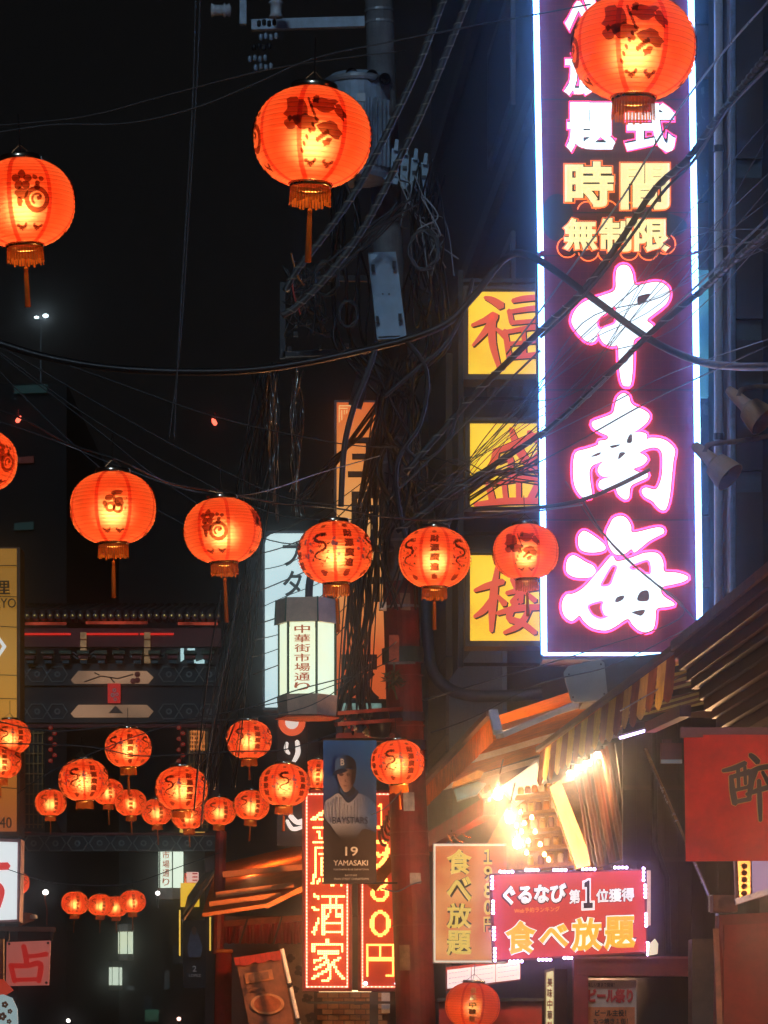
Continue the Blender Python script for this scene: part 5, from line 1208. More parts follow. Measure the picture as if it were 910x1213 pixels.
m = MB(); m.slab([(x, y, 12) for x, y in ((-30, 1240), (18, 1240), (21, 1215), (20, 1195), (14, 1182), (4, 1178), (-30, 1182))], .06); m.build('board', lit('pale_blue_board', (.42, .58, .60), .6), sn)
for x, y, r_ in ((6, 1190, 4), (12, 1198, 3), (3, 1204, 5), (11, 1210, 3), (-4, 1196, 4)):
    for q in range(5):
        a = q * 1.2566; m = MB(); m.prism([P(x + math.cos(a) * r_ * .6 + math.cos(b * .785) * r_ * .45, y + math.sin(a) * r_ * .6 + math.sin(b * .785) * r_ * .45, 12) + Vector((0, -.003 - q * .001, 0)) for b in range(8)], (0, -.004, 0)); m.build('petal', mat('petal_orange', (.75, .36, .05), .6), sn)
rs_ = thing('red_flag', P(5, 1178, 12.4), 'small red triangular sign edge above the pale blue round signboard', 'sign')
m = MB(); m.slab([(-20, 1182, 12.4), (2, 1182, 12.4), (16, 1173, 12.4), (4, 1160, 12.4), (-20, 1158, 12.4)], .03); m.build('board', lit('flag_red', (.6, .05, .02), .55), rs_)
t = thing('post', P(-2, 1200, 12.55), 'cream post behind the pink fortune teller sign', 'post'); MB().slab(rect(-6, 1112, 4, 1240, 12.7), .1).build('shaft', mat('cream_post', (.55, .38, .22), .6), t)
t = thing('bell_lamp', P(32, 1090, 13.8), 'orange wooden lamp arm with pale cap below the small lantern', 'lamp')
MB().slab([(24, 1080, 13.8), (38, 1082, 13.8), (40, 1090, 13.8), (24, 1096, 13.8)], .1).build('arm', mat('arm_wood', (.45, .16, .05), .5), t)
m = MB(); m.lathe([(0, -.02), (.03, -.015), (.03, .015), (0, .02)], 10, P(40, 1086, 13.75)); m.build('cap', white_paint, t)

# ------------------------------------------------------------------ painted gate across the street
YG2 = 25.5
gt = thing('chinese_gate', P(135, 1213, YG2), 'dark painted Chinese gate with tiled eaves and two lit picture panels', 'gate')
tile = mat('roof_tile', (.10, .05, .045), .35, .2, var=.3); gbeam = mat('gate_beam', (.022, .03, .03), .5, var=.4, scale=4); gline = mat('gate_line', (.20, .24, .24), .5, var=.2); gred = mat('gate_red', (.15, .012, .008), .4, var=.25)
def gslab(x0, y0, x1, y1, dy, t, m, name): mb = MB(); q = [P(*p) for p in rect(x0, y0, x1, y1, YG2)]; mb.prism([v + Vector((0, dy, 0)) for v in q], (0, t, 0)); return mb.build(name, m, gt)
m = MB(); m.prism([P(-5, 727, YG2), P(262, 727, YG2), P(262, 690, YG2) + Vector((0, 3, 0)), P(-5, 690, YG2) + Vector((0, 3, 0))], (0, 0, -.1)); m.build('roof', mat('roof_dark', (.03, .025, .025), .6), gt)
for i in range(30):
    x = -2 + i * 9; c = P(x, 732, YG2) + Vector((0, -.25, 0))
    m = MB(); m.lathe([(0, 0), (.045, 0), (.052, .02), (.052, .5), (.04, .5)], 12, c, axis='y'); o = m.build('tile', tile, gt)
    m = MB(); m.lathe([(0, -.015), (.02, -.012), (.025, 0), (0, 0)], 8, c, axis='y'); m.build('tile_boss', MATS['goods_gold'], o)
    m = MB(); m.tube([c + Vector((0, 0, .05)), P(x, 694, YG2) + Vector((0, 2.9, .05))], .05, 8); m.build('roof_roll', MATS['roof_dark'], o, smooth=True)
red_strip = lit('gate_red_strip', (.75, .02, .01), .9)
for x0, x1, y in ((30, 79, 739), (102, 175, 738), (211, 258, 739)): gslab(x0, y - 1.6, x1, y + 1.6, -.05, .04, lit('gate_warm_strip', (.8, .10, .05), .5, var=.8, scale=6), 'eave_light')
for x0, x1 in ((28, 84), (101, 164), (166, 206)): gslab(x0, 750, x1, 752.4, -.02, .04, red_strip, 'eave_light')
gslab(-5, 744, 262, 766, 0, .15, gred, 'fascia'); gslab(-5, 786, 262, 812, 0, .2, gbeam, 'beam'); gslab(-5, 812.2, 262, 830, .05, .2, mat('gate_black', (.01, .01, .012), .5), 'frieze'); gslab(-5, 830.2, 262, 856, 0, .2, gbeam, 'beam'); gslab(-5, 990, 262, 1008, 0, .2, gbeam, 'lower_beam')
for x in (12, 250):
    gslab(x - 8, 766, x + 8, 1330, .22, .3, mat('gate_column', (.05, .015, .012), .5, var=.3), 'column')
for y in (799, 843, 999):
    for x in (20, 44, 68, 200, 224, 248) if y < 900 else range(14, 260, 26):
        m = MB(); ring_ = [(x + 12 * a, y + 8.5 * b) for a, b in ((-1, 0), (-.55, -1), (.55, -1), (1, 0), (.55, 1), (-.55, 1))]
        ring_tube(m, ring_, YG2, -.012, .012, 5); m.build('hexagon_line', gline, gt)
        m = MB(); m.lathe([(.02, -.01), (.035, -.016), (.05, -.01)], 10, P(x, y, YG2), axis='y'); m.build('rosette', gline, gt)
pic = lit('gate_picture', (.80, .42, .22), .42, base=(.35, .22, .14), var=.5, scale=1.6)
for y0, y1, nm in ((795, 810, 'picture_panel'), (835, 850, 'picture_panel')):
    m = MB(); pts = [(84, (y0 + y1) / 2 + 3), (93, y0), (174, y0), (182, (y0 + y1) / 2), (176, y1), (88, y1)]
    m.prism([P(x, y, YG2) + Vector((0, -.02, 0)) for x, y in pts][::-1], (0, .018, 0)); o = m.build(nm, pic, gt)
    if y0 == 795:
        for a in (((100, 808), (120, 801), (140, 804)), ((118, 800), (112, 797)), ((140, 804), (158, 799)), ((130, 802), (136, 809))):
            m = MB(); m.tube([P(x, y, YG2) + Vector((0, -.026, 0)) for x, y in a], .01, 5); m.build('branch', ink_black, o)
        for x, y in ((163, 799), (163, 806), (158, 807)): m = MB(); m.lathe([(0, -.01), (.04, -.005), (.045, 0), (0, 0)], 10, P(x, y, YG2) + Vector((0, -.022, 0)), axis='y'); m.build('blossom', mat('blossom_red', (.45, .05, .04), .6), o)
    else:
        m = MB(); m.prism([P(x, y, YG2) + Vector((0, -.024, 0)) for x, y in ((129, 845), (146, 845), (137, 836))], (0, -.006, 0)); m.build('mountain', mat('mountain_grey', (.12, .11, .09), .6), o)
gdim = mat('gate_gold', (.34, .20, .06), .4, .5, var=.3)
for x0 in (27, 222):
    gslab(x0, 862, x0 + 26, 985, .02, .05, mat('gate_lattice_back', (.02, .03, .025), .6), 'lattice_panel')
    for k in range(5): gslab(x0 + 2 + k * 5.2, 866, x0 + 3.2 + k * 5.2, 981, -.03, .03, gdim, 'lattice_bar')
    for k in range(10): gslab(x0 + 1, 868 + k * 12, x0 + 25, 869.3 + k * 12, -.034, .03, gdim, 'lattice_bar')
for i in range(12):
    x = 16 + i * 21
    for k in range(3): gslab(x - 4 - k * 1.6, 783 - k * 5.2, x + 4 + k * 1.6, 787 - k * 5.2, -.16 - .05 * k, .2, mat('bracket_paint_%d' % k, ((.03, .10, .12), (.22, .03, .02), (.06, .10, .05))[k], .5), 'roof_bracket')
gslab(-5, 858, 262, 862, -.02, .1, gred, 'moulding'); gslab(-5, 986.5, 262, 989.5, -.03, .1, gred, 'moulding')
pl = gslab(128, 810, 143, 833, -.06, .05, lit('plaque_red', (.55, .02, .015), .7), 'plaque')
for x, y, r_ in ((136, 818, 2.2), (134, 824, 2.4), (139, 823, 2), (137, 829, 2)):
    m = MB(); m.lathe([(.012, -.006), (r_ * .012, -.01), (r_ * .014, -.006)], 10, P(x, y, YG2) + Vector((0, -.065, 0)), axis='y'); m.build('plaque_mark', white_paint, gt)
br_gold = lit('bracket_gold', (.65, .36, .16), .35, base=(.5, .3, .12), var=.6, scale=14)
for x in (99.5, 175):
    for k in range(4): gslab(x - 3.5, 750 + k * 9.5, x + 3.5, 757.5 + k * 9.5, -.12, .08, br_gold, 'bracket_block')
    for s_ in (-1, 1):
        for dy in (0, 4):
            m = MB(); m.tube([P(x + s_ * (5 + i * 1.2), 775 + dy + 1.6 * math.sin(i * .8), YG2) + Vector((0, -.06, 0)) for i in range(14)], .012, 5); m.build('scroll', gline, gt)
for x in (62, 214):
    t = thing('firecracker_string', P(x, 900, 25), 'string of red firecracker charms hanging at the gate, ' + ('nearer the amber tower sign' if x == 62 else 'nearer the gold lattice'), 'decoration', 'firecracker strings on the gate')
    for k in range(7):
        m = MB(); c = P(x + (3 if k % 2 else -2), 862 + k * 6.5, 25); m.lathe([(0, -.035), (.03, -.02), (.034, .01), (0, .035)], 8, c); m.build('charm', lit('charm_red', (.5, .02, .01), .35 if x == 62 else .9), t)
        m = MB(); m.lathe([(.008, -.002), (.016, -.005), (.018, -.002)], 8, c + Vector((0, -.036, 0)), axis='y'); m.build('charm_disc', MATS['goods_cream'], t)
    MB().tube([P(x, 855, 25), P(x, 905, 25)], .006, 5).build('cord', red_paint, t)
gl_ = thing('gold_lattice', P(236, 890, 25.2), 'glowing gold lattice panel beside the firecracker string', 'lattice')
for i in range(6):
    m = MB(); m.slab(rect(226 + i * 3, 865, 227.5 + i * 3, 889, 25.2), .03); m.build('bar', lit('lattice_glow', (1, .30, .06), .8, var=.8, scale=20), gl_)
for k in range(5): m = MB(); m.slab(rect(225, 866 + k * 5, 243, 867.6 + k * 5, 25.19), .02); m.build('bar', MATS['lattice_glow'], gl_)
fw = thing('lit_window', P(228, 836, 40), 'lit window beyond the gate, white shapes above and green below', 'window')
MB().slab(rect(209, 762, 247, 838, 40.3), .1).build('frame', mat('frame_black', (.01, .01, .01), .5), fw)
sh_w = lit('window_white', (.62, .95, .95), 1.0); sh_g = lit('window_green', (.03, .16, .06), .7)
m = MB(); m.slab(rect(216, 815, 244, 832, 40.2), .05); m.build('blind', sh_g, fw)
for pts in (((214, 768), (218, 768), (218, 781), (214, 784)), ((222, 768), (231, 768), (231, 771), (222, 771)), ((215, 790), (218, 790), (217, 794)), ((227, 781), (231, 779), (233, 785), (228, 786)), ((232, 784), (244, 780), (241, 793), (234, 792)), ((215, 815), (219, 816), (217, 823)), ((229, 815), (233, 813), (234, 817)), ((235, 818), (243, 816), (244, 822), (238, 820)), ((240, 828), (244, 826), (244, 833), (240, 833)), ((214, 829), (217, 829), (217, 833), (214, 833))):
    m = MB(); m.slab([(x, y, 40.1) for x, y in pts], .04); m.build('bright_shape', sh_w, fw)
t = thing('hanging_sign', P(230, 1070, 24), 'small red and yellow lit sign half behind the far lantern', 'sign')
MB().slab(rect(221, 1033, 235, 1045, 24), .1).build('top_panel', lit('tiny_white', (1, .6, .5), .8), t); MB().slab(rect(214, 1046, 236, 1074, 24), .1).build('panel', lit('tiny_yellow', (.95, .55, .03), .9), t)
for k in range(3): m = MB(); m.slab(rect(228, 1034 + k * 4, 234, 1035.6 + k * 4, 23.98), .01); m.build('mark', stm, t)
t = thing('lit_sign', P(229, 990, 27), 'red and yellow lit sign in the gap under the lantern cluster', 'sign'); MB().slab(rect(213, 980, 245, 990, 27), .1).build('panel', lit('tiny_red', (.8, .16, .08), .9, var=.6, scale=4, col2=(.95, .6, .1)), t)
for x, y0, y1 in ((213, 1078, 1132), (249, 1086, 1126)):
    t = thing('light_strip', P(x, y1, 24), 'thin yellow vertical light strip ' + ('beside the far banner' if x == 213 else 'next to the red column'), 'light strip'); m = MB(); m.slab(rect(x - .8, y0, x + .8, y1, 24), .04); m.build('tube', lit('yellow_strip', (1, .60, .08), 1.1), t)
for i, (x, y, s_, Y, lab) in enumerate(((54, 1057, 3.6, 22, 'far white globe lamp on a thin crooked stem left of the single far lantern'), (187, 1058, 2.8, 24, 'small white lamp beside the second nearest hexagonal street lamp'), (81, 1209, 2.5, 30, 'tiny white light low over the dark street'), (212, 1207, 2.5, 26, 'tiny pink light at the foot of the red column'), (46, 507, 0, 0, ''))):
    if not s_: continue
    t = thing('globe_lamp', P(x, y, Y), lab, 'lamp'); k = Y / 2000
    m = MB(); m.lathe([(0, -s_ * k), (s_ * .8 * k, -s_ * .6 * k), (s_ * k, 0), (s_ * .8 * k, s_ * .6 * k), (0, s_ * k)], 12, P(x, y, Y)); m.build('globe', lit('globe_white' if i != 3 else 'globe_pink', (1, .92, .85) if i != 3 else (1, .5, .4), 5), t, smooth=True)
    if i == 0: m = MB(); m.tube([P(54, 1060, Y), P(53, 1065, Y), P(55, 1073, Y), P(56, 1080, Y), P(55.5, 1096, Y)], .012, 6); m.build('stem', MATS['strip_orange'], t)
    else: MB().tube([P(x, y + s_, Y), P(x, y + 18, Y)], .012, 5).build('stem', dark_metal, t)
fl = thing('floodlight_mast', P(48, 640, 70), 'distant white floodlight pair on a slim mast in the night sky', 'floodlight'); k = 70 / 2000
for x, y, s_ in ((54, 374, 3.4), (43.5, 376, 2.6)): m = MB(); m.lathe([(0, -s_ * .7 * k), (s_ * k, -s_ * .3 * k), (s_ * k, s_ * .3 * k), (0, s_ * .7 * k)], 12, P(x, y, 70)); m.build('lamp_head', lit('flood_white', (.75, .95, 1.0), 9), fl)
MB().tube([P(48.5, 378, 70), P(48.5, 1250, 70)], .035, 6).build('mast', grey_metal, fl); MB().bar(P(42, 378, 70), P(55, 378, 70), .06).build('cross_bar', grey_metal, fl)
for x, y, lab in ((22, 497, 'small red signal light on the wire above the cut off lantern'), (254, 500, 'small red signal light hanging above the flower lantern')):
    t = thing('signal_light', P(x, y, 13), lab, 'signal light'); m = MB(); m.lathe([(0, -.03), (.016, -.02), (.018, .01), (.006, .03), (0, .035)], 8, P(x, y, 13)); m.xf(Matrix.Translation(P(x, y, 13)) @ Matrix.Rotation(R(35 if x < 100 else -30), 4, 'Y') @ Matrix.Translation(-P(x, y, 13))); m.build('lens', lit('signal_red', (1, .12, .07), 3), t); MB().tube([P(x, y - 2, 13), P(x + (0 if x < 100 else 1), y - 12, 13)], .004, 5).build('wire', red_paint, t)
# vertical brush sign with ring, partly behind lanterns
t = thing('ring_sign', P(345, 1000, 17.5), 'dark vertical sign with a red ring and white brush strokes behind the lanterns', 'sign')
MB().slab(rect(328, 850, 364, 1002, 17.5), .15).build('board', mat('ring_board', (.02, .015, .015), .5), t)
m = MB(); m.lathe([(.07, -.03), (.105, -.04), (.14, -.03)], 24, P(346, 856, 17.5), axis='y'); m.build('ring', lit('ring_red', (.9, .12, .04), .9), t)
m = MB(); m.lathe([(0, -.022), (.07, -.022), (.07, -.01)], 24, P(346, 856, 17.5), axis='y'); m.build('disc', lit('ring_white', (1, .85, .75), .8), t)
strokes([[(340, 880, 4), (339, 888, 5), (343, 893, 3)], [(352, 878, 5), (353, 892, 6), (347, 904, 4)]], 17.48, lit('brush_white', (1, .9, .82), .95), t, .01)
strokes([[(344, 966, 6), (352, 974, 6), (362, 972, 8)], [(340, 972, 4), (347, 982, 5), (360, 979, 4)]], 17.48, lit('brush_white', (1, .9, .82), .95), t, .01)

# ------------------------------------------------------------------ middle shop with orange-red awning
ms = thing('awning', P(305, 1090, 18), 'orange red awning with three rails over the middle shop', 'awning')
q = [P(258, 1024, 19.5), P(372, 997, 19.5), P(372, 1056, 17.25), P(238, 1087, 17.25)]
m = MB(); m.poly(q); m.build('cloth', cloth('red_orange_cloth', (.55, .11, .02), .5, var=.2, scale=5), ms)
ro = mat('rail_orange', (.66, .20, .04), .5, var=.15)
for x0, y0, x1, y1, Y, w in ((264, 1036, 358, 1027, 17.5, .055), (256, 1060, 348, 1048, 17.3, .05), (248, 1071, 333, 1060, 17.2, .045), (240, 1084, 315, 1073, 17.1, .035), (315, 1074, 360, 1052, 17.15, .045)):
    m = MB(); m.bar(P(x0, y0, Y), P(x1, y1, Y), w, w * 1.1); m.build('rail', ro, ms)
m = MB(); m.prism([P(258, 1028, 18.9), P(216, 1088, 16.8), P(222, 1062, 17.3), P(240, 1036, 18.6)], (0, .02, 0)); m.build('side_cloth', mat('awning_green', (.05, .07, .045), .7), ms)
MB().bar(P(258, 1028, 18.85), P(216, 1090, 16.75), .03).build('side_rail', mat('rail_grey', (.30, .26, .2), .4, .4), ms)
m = MB(); m.tube([P(262, 985, 18), P(258, 1130, 18)], .06, 10); m.build('post', mat('post_red', (.25, .02, .015), .5), ms)
vl = thing('curtain', P(310, 1120, 18.5), 'short pleated red valance under the orange red awning', 'curtain')
for i in range(26):
    x = 264 + i * 3.9; m = MB(); m.tube([P(x, 1092, 18.5), P(x + .3, 1118 - (i % 2), 18.5)], .02, 7, r2=.023); m.build('pleat', (red_paint, MATS['curtain_red'])[i % 3 == 0], vl, smooth=True)
m = MB(); m.slab([(262, 1098, 18.4), (366, 1090, 18.4), (366, 1083, 18.4), (262, 1091, 18.4)], .1); m.build('top_band', mat('band_orange', (.45, .10, .03), .6), vl)
for x in (290, 330): MB().bar(P(x - 6, 1118, 18.3), P(x + 4, 1086, 18.3), .02).build('brace', dark_metal, vl)
cl = thing('column', P(265, 1213, 18), 'round glossy red column at the corner of the middle shop', 'column')
m = MB(); m.tube([P(262, 1400, 18), P(265, 1128, 18)], .105, 20, r2=.09); m.build('shaft', mat('glossy_red', (.33, .018, .012), .22, var=.2), cl, smooth=True)
m = MB(); m.lathe([(.09, 0), (.10, .01), (.10, .03), (.09, .04)], 20, P(265, 1129, 18)); m.build('ring', ro, cl)
fp_ = thing('food_poster', P(310, 1213, 17.5), 'tilted food poster with a bowl of noodles and torn red top edge', 'poster')
rotp = lambda x, y: (x + (y - 1130) * .20, y - (x - 300) * .16)
m = MB(); m.slab([(*rotp(x, y), 17.5) for x, y in ((279, 1260), (331, 1260), (331, 1138), (279, 1138))], .02); m.build('sheet', mat('poster_brown', (.24, .09, .04), .6, var=.5, scale=7), fp_)
for i in range(9):
    x = 277 + i * 6.2; m = MB(); m.slab([(*rotp(a, b), 17.48) for a, b in ((x, 1140 + i % 3), (x + 5.9, 1140 + (i * 2) % 3), (x + 5.9, 1131), (x, 1131))], .015); m.build('top_scrap', mat('scrap_red', (.55, .04, .02), .6), fp_)
m = MB(); m.slab([(*rotp(x, y), 17.49) for x, y in ((285, 1163), (318, 1163), (318, 1151), (285, 1151))], -.006); m.build('price_box', mat('poster_tan', (.5, .2, .07), .6), fp_)
for x, y, w in ((290, 1157, 5), (304, 1157, 9)): m = MB(); m.slab([(*rotp(a, b), 17.48) for a, b in ((x, y + 4), (x + w, y + 4), (x + w, y - 4), (x, y - 4))], -.006); m.build('price_print', MATS['goods_brown'], fp_)
for r_, z, mm, nm in ((20, -.01, mat('bowl_cream', (.62, .30, .12), .4), 'bowl_print'), (16, -.016, mat('broth', (.42, .11, .03), .35, var=.3, scale=20), 'broth_print')):
    cx, cy = rotp(305, 1190); m = MB(); m.prism([P(cx + r_ * math.cos(a * .2618), cy + r_ * .62 * math.sin(a * .2618), 17.49) + Vector((0, z, 0)) for a in range(24)], (0, -.003, 0)); m.build(nm, mm, fp_)
text('ラーメン', (292, 1166, 322, 1176), 17.46, MATS['goods_brown'], fp_, .04, .004, 'lettering', fn=lambda q: q)
t = thing('steel_pole', P(350, 1213, 17.2), 'thin white pole with black clips leaning beside the food poster', 'pole')
m = MB(); m.tube([P(334, 1124, 17.2), P(357, 1225, 17.2)], .022, 8); m.build('rod', white_paint, t)
for y in (1166, 1208): x = 334 + (y - 1124) * .228; MB().bar(P(x - 3, y + 1, 17.18), P(x + 3, y - 1, 17.18), .03).build('clip', dark_metal, t)
mw = thing('shop_front', P(310, 1213, 20), 'middle shop front with grey floral cloth behind the tilted poster', 'shop front')
MB().slab(rect(262, 1085, 480, 1330, 19.6), .2).build('wall', mat('middle_wall', (.05, .02, .015), .7, var=.3), mw)
m = MB(); m.slab([(336, 1300, 18.6), (372, 1300, 18.6), (372, 1118, 18.6), (330, 1118, 18.6)], .03); m.build('floral_cloth', mat('floral_grey', (.30, .20, .16), .7, var=.3, scale=5), mw)
for x, y, r_ in ((344, 1135, 6), (356, 1150, 8), (364, 1183, 7), (350, 1172, 5), (368, 1205, 7), (366, 1135, 5)):
    for q in range(4):
        a = q * 1.57 + x; m = MB(); m.prism([P(x + math.cos(a) * r_ * .5 + math.cos(b * .785) * r_ * .5, y + math.sin(a) * r_ * .5 + math.sin(b * .785) * r_ * .4, 18.59) + Vector((0, -.002 - q * .0015, 0)) for b in range(8)], (0, -.002, 0)); m.build('floral_print', mat('floral_dark', (.06, .035, .03), .7), mw)
bk = [mat('brick_orange', (.52, .22, .08), .7, var=.25, scale=9), mat('brick_cream', (.60, .34, .16), .7, var=.25, scale=9)]
for r_ in range(6):
    for c_ in range(6):
        x0 = 376 + c_ * 13 + (6 if r_ % 2 else 0); y0 = 1176 + r_ * 6.6
        m = MB(); m.slab(rect(x0, y0, x0 + 12, y0 + 5.6, 18.9), .08); m.build('brick', bk[(r_ * 3 + c_) % 2], mw)
MB().slab(rect(374, 1176, 462, 1330, 18.97), .05).build('mortar', mat('mortar', (.10, .05, .03), .8), mw)
wl_ = lit('warm_strip', (1, .66, .30), 3)
m = MB(); m.slab(rect(378, 1173, 440, 1175, 18.3), .03); m.build('strip_light', wl_, mw)
for x, y0, y1, mm in ((438, 1176, 1260, dark_metal), (452, 1176, 1200, white_paint), (420, 1186, 1190, dark_metal)):
    m = MB(); m.slab(rect(x, y0, x + 10, y1, 18.2), .06); m.build('post', mm, mw)
m = MB(); m.slab(rect(365, 1186, 470, 1189, 18.1), .05); m.build('rail', dark_metal, mw)
# tiled eave and hooks between the LED signs
ev = thing('tiled_eave', P(455, 1060, 15.35), 'piece of curled tiled eave seen between the LED sign and the red pole', 'eave')
for i in range(8):
    m = MB(); m.tube(spline([tuple(P(449 + i * 3 + dx, 1000 - i * 6 + dy, 15.3)) for dx, dy in ((0, -16), (1, -6), (4, 0), (9, 2))], 5), .014, 6); m.build('tile', cop, ev, smooth=True)
m = MB(); m.bar(P(440, 1052, 15.35), P(472, 1012, 15.35), .12, .10); m.build('board', orange_cloth, ev)
# tray of plants and net on the pole
pt = thing('pole_shelf', P(440, 875, 15), 'wire shelf with green lit panel and mixed bundles strapped to the pole', 'shelf')
MB().slab(rect(398, 868, 468, 877, 14.9), .15).build('board', mat('shelf_red', (.24, .035, .03), .5), pt); m = MB(); m.slab(rect(402, 833, 452, 843, 15.3), .05); m.build('panel', lit('pale_green_panel', (.35, .6, .52), .55, var=.7, scale=9), pt)
m = MB(); m.slab(rect(398, 828, 468, 876, 15.35), .05); m.build('back', dark_metal, pt)
for i in range(22):
    x, y = random.uniform(404, 436), random.uniform(848, 866); m = MB(); m.tube([P(x, y, 14.9), P(x + random.uniform(-4, 4), y + random.uniform(3, 9), 14.85)], .012, 5); m.build('bundle', [MATS['goods_cream'], MATS['cap_red'], MATS['goods_brown'], dark_metal][i % 4], pt)
m = MB(); m.lathe([(0, -.13), (.08, -.11), (.10, 0), (.08, .11), (0, .13)], 12, P(450, 858, 14.8)); m.build('bag', black_cable, pt, smooth=True)
t = thing('siren_box', P(466, 795, 14.6), 'orange lamp box with small bracket on the red part of the pole', 'lamp box'); MB().slab(rect(461, 752, 473, 784, 14.7), .1).build('body', mat('siren_orange', (.42, .10, .04), .5, var=.3), t); MB().slab(rect(449, 713, 458, 722, 14.7), .1).build('junction', white_paint, t); MB().bar(P(460, 786, 14.65), P(492, 785, 14.65), .02).build('bracket', chrome, t)
lf = thing('plant', P(470, 825, 14.6), 'small scrawny green plant growing on the red pole', 'plant')
for i in range(46):
    a = random.uniform(0, 6.28); r_ = random.uniform(2, 16); c = P(466 + math.cos(a) * r_ * .9, 806 + math.sin(a) * r_ * .7, 14.55) + Vector((0, random.uniform(-.08, .08), 0)); d = Vector((random.uniform(-1, 1), random.uniform(-.5, .5), random.uniform(-1, 1))).normalized(); w_ = d.orthogonal().normalized() * .012
    m = MB(); m.poly([c - d * .04, c + w_, c + d * .04, c - w_]); m.build('leaf', mat('leaf_green', (.05, .09, .05), .5), lf)
MB().tube([P(467, 785, 14.6), P(466, 812, 14.55), P(470, 828, 14.6)], .01, 5).build('stem', MATS['leaf_green'], lf)

add_fill_lamp(1060, 1010, 6.8, 230, (1, .50, .28), 'unseen fill lamp added over the pavement in front of the red panelled shop')  # these lamps are added as fill
add_fill_lamp(300, 1050, 18.6, 20, (1, .40, .15), 'second added fill lamp under the cloth of the orange red awning, nearer its front rail', False)
add_fill_lamp(330, 1051, 18.9, 42, (1, .42, .16), 'added fill lamp right under the cloth of the orange red awning', False)
add_fill_lamp(838, 960, 9.9, 26, (1, .52, .24), 'added fill lamp under the striped awning, behind the red cloth banner', False)
add_fill_lamp(396, 1075, 16.7, 190, (1, .40, .15), 'added fill lamp under the orange red awning, behind the LED dot sign')
add_fill_lamp(560, 1070, 14.0, 90, (1, .42, .16), 'fill lamp added in the stall, behind the orange and cream lit sign', False)
add_fill_lamp(640, 1080, 13.6, 110, (1, .55, .22), 'fill lamp added in the stall, behind the LED framed sign', False)
# ------------------------------------------------------------------ cables
silver_cable = mat('silver_cable', (.20, .21, .22), .3, .6, var=.2); grey_cable = mat('grey_cable', (.06, .065, .07), .45, var=.2); wire_white = mat('wire_white', (.45, .50, .52), .4, var=.1)
def cable(label, pts, w, Y=12.0, m=None, wrap=0, name='cable', cat='cable', group='cables overhead', k=8):
    """px points (x,y[,Y]); w px thickness"""
    pts = [(q[0], q[1], min(q[2] if len(q) > 2 else Y, 12.3 - max(0, q[0] - 780) * .013)) for q in pts]
    p = spline([tuple(P(*q)) for q in pts], k)
    Ym = sum((q[2] if len(q) > 2 else Y) for q in pts) / len(pts); r = w * .5 * Ym / 2000
    mb = MB(); mb.tube(p, r, 8 if w > 3 else 5)
    if not wrap:
        return props(mb.build(name, m or black_cable, None, smooth=True), label, cat, group)
    t = thing(name, p[-1], label, cat, group)
    mb.build('core', m or black_cable, t, smooth=True)
    pv = [Vector(q) for q in p]; L = [0]
    for a, b in zip(pv, pv[1:]): L.append(L[-1] + (b - a).length)
    turns = L[-1] / wrap; n = int(turns * 9); hx = []; j = 0
    for i in range(n + 1):
        s = L[-1] * i / n
        while j < len(L) - 2 and L[j + 1] < s: j += 1
        u = (s - L[j]) / max(1e-6, L[j + 1] - L[j]); c = pv[j].lerp(pv[j + 1], u); d = (pv[j + 1] - pv[j]).normalized()
        e1 = d.cross(Vector((0, 1, 0))).normalized(); e2 = d.cross(e1); a = 2 * math.pi * turns * i / n
        hx.append(c + (e1 * math.cos(a) + e2 * math.sin(a)) * r * 1.04)
    MB().tube(hx, r * .22, 4).build('spiral_wrap', mat('wrap_pale', (.34, .33, .27), .4, var=.2) if w < 9 else grey_cable, t)
    return t
cable('thick spiral wrapped cable running behind the big peony lantern, first of the pair', [(536, -30), (497, 75), (462, 150), (424, 222), (385, 278), (352, 320), (338, 345)], 8, 12.5, grey_cable, .10)
cable('second thick spiral wrapped cable, with bright glints, ending in the tangle', [(566, -30), (530, 60), (500, 132), (470, 195), (432, 268), (392, 322), (355, 360), (334, 374)], 8, 12.2, grey_cable, .09)
cable('fat black hose sagging across the topmost brush character of the neon sign', [(-20, 400, 14), (60, 424, 14), (160, 438, 14), (300, 438, 14), (430, 415, 14), (520, 388, 13.6), (560, 352, 13), (600, 305, 12.4), (634, 306, 12), (699, 351, 12), (770, 402, 12), (825, 427, 11.8), (870, 434, 11.6), (930, 434, 11.4)], 9, 12)
cable('black cable bundle climbing from the tangle past the yellow characters to the corner', [(480, 560, 14), (560, 470, 13), (640, 392, 12.2), (690, 345, 12), (735, 285, 12), (775, 225, 11.8), (815, 188, 11.6), (850, 140, 11.4), (930, 40, 11)], 8, 12, black_cable, .16)
cable('thinner cable clipped alongside the bundle over the yellow characters', [(640, 400), (690, 352), (740, 290), (785, 228), (822, 190), (862, 130), (930, 60)], 4, 11.9)
cable('silver lit cable crossing the second yellow row of the neon sign', [(600, 420), (640, 368), (690, 300), (740, 230), (790, 150), (850, 70), (930, -20)], 2.6, 12.1, silver_cable)
cable('black cable bundle crossing below the topmost brush character', [(470, 630, 14), (540, 580, 13.2), (610, 535, 12.6), (660, 500, 12.3), (720, 445, 12), (770, 395, 11.8), (830, 345, 11.6), (880, 300, 11.4), (930, 255, 11.2)], 7, 12, black_cable, .18)
cable('cable with a bright edge just above the bundle below the topmost character', [(640, 520), (690, 475), (740, 425), (790, 372), (840, 325), (930, 238)], 3, 12, silver_cable)
cable('thin wire slanting over the middle brush character', [(500, 640, 13.5), (600, 570, 12.8), (690, 520, 12.4), (780, 470, 12), (930, 400, 11.6)], 2, 12.2)
cable('dotted thin wire beside the one over the middle brush character', [(640, 520), (720, 480), (800, 440), (930, 395)], 1.4, 12, silver_cable)
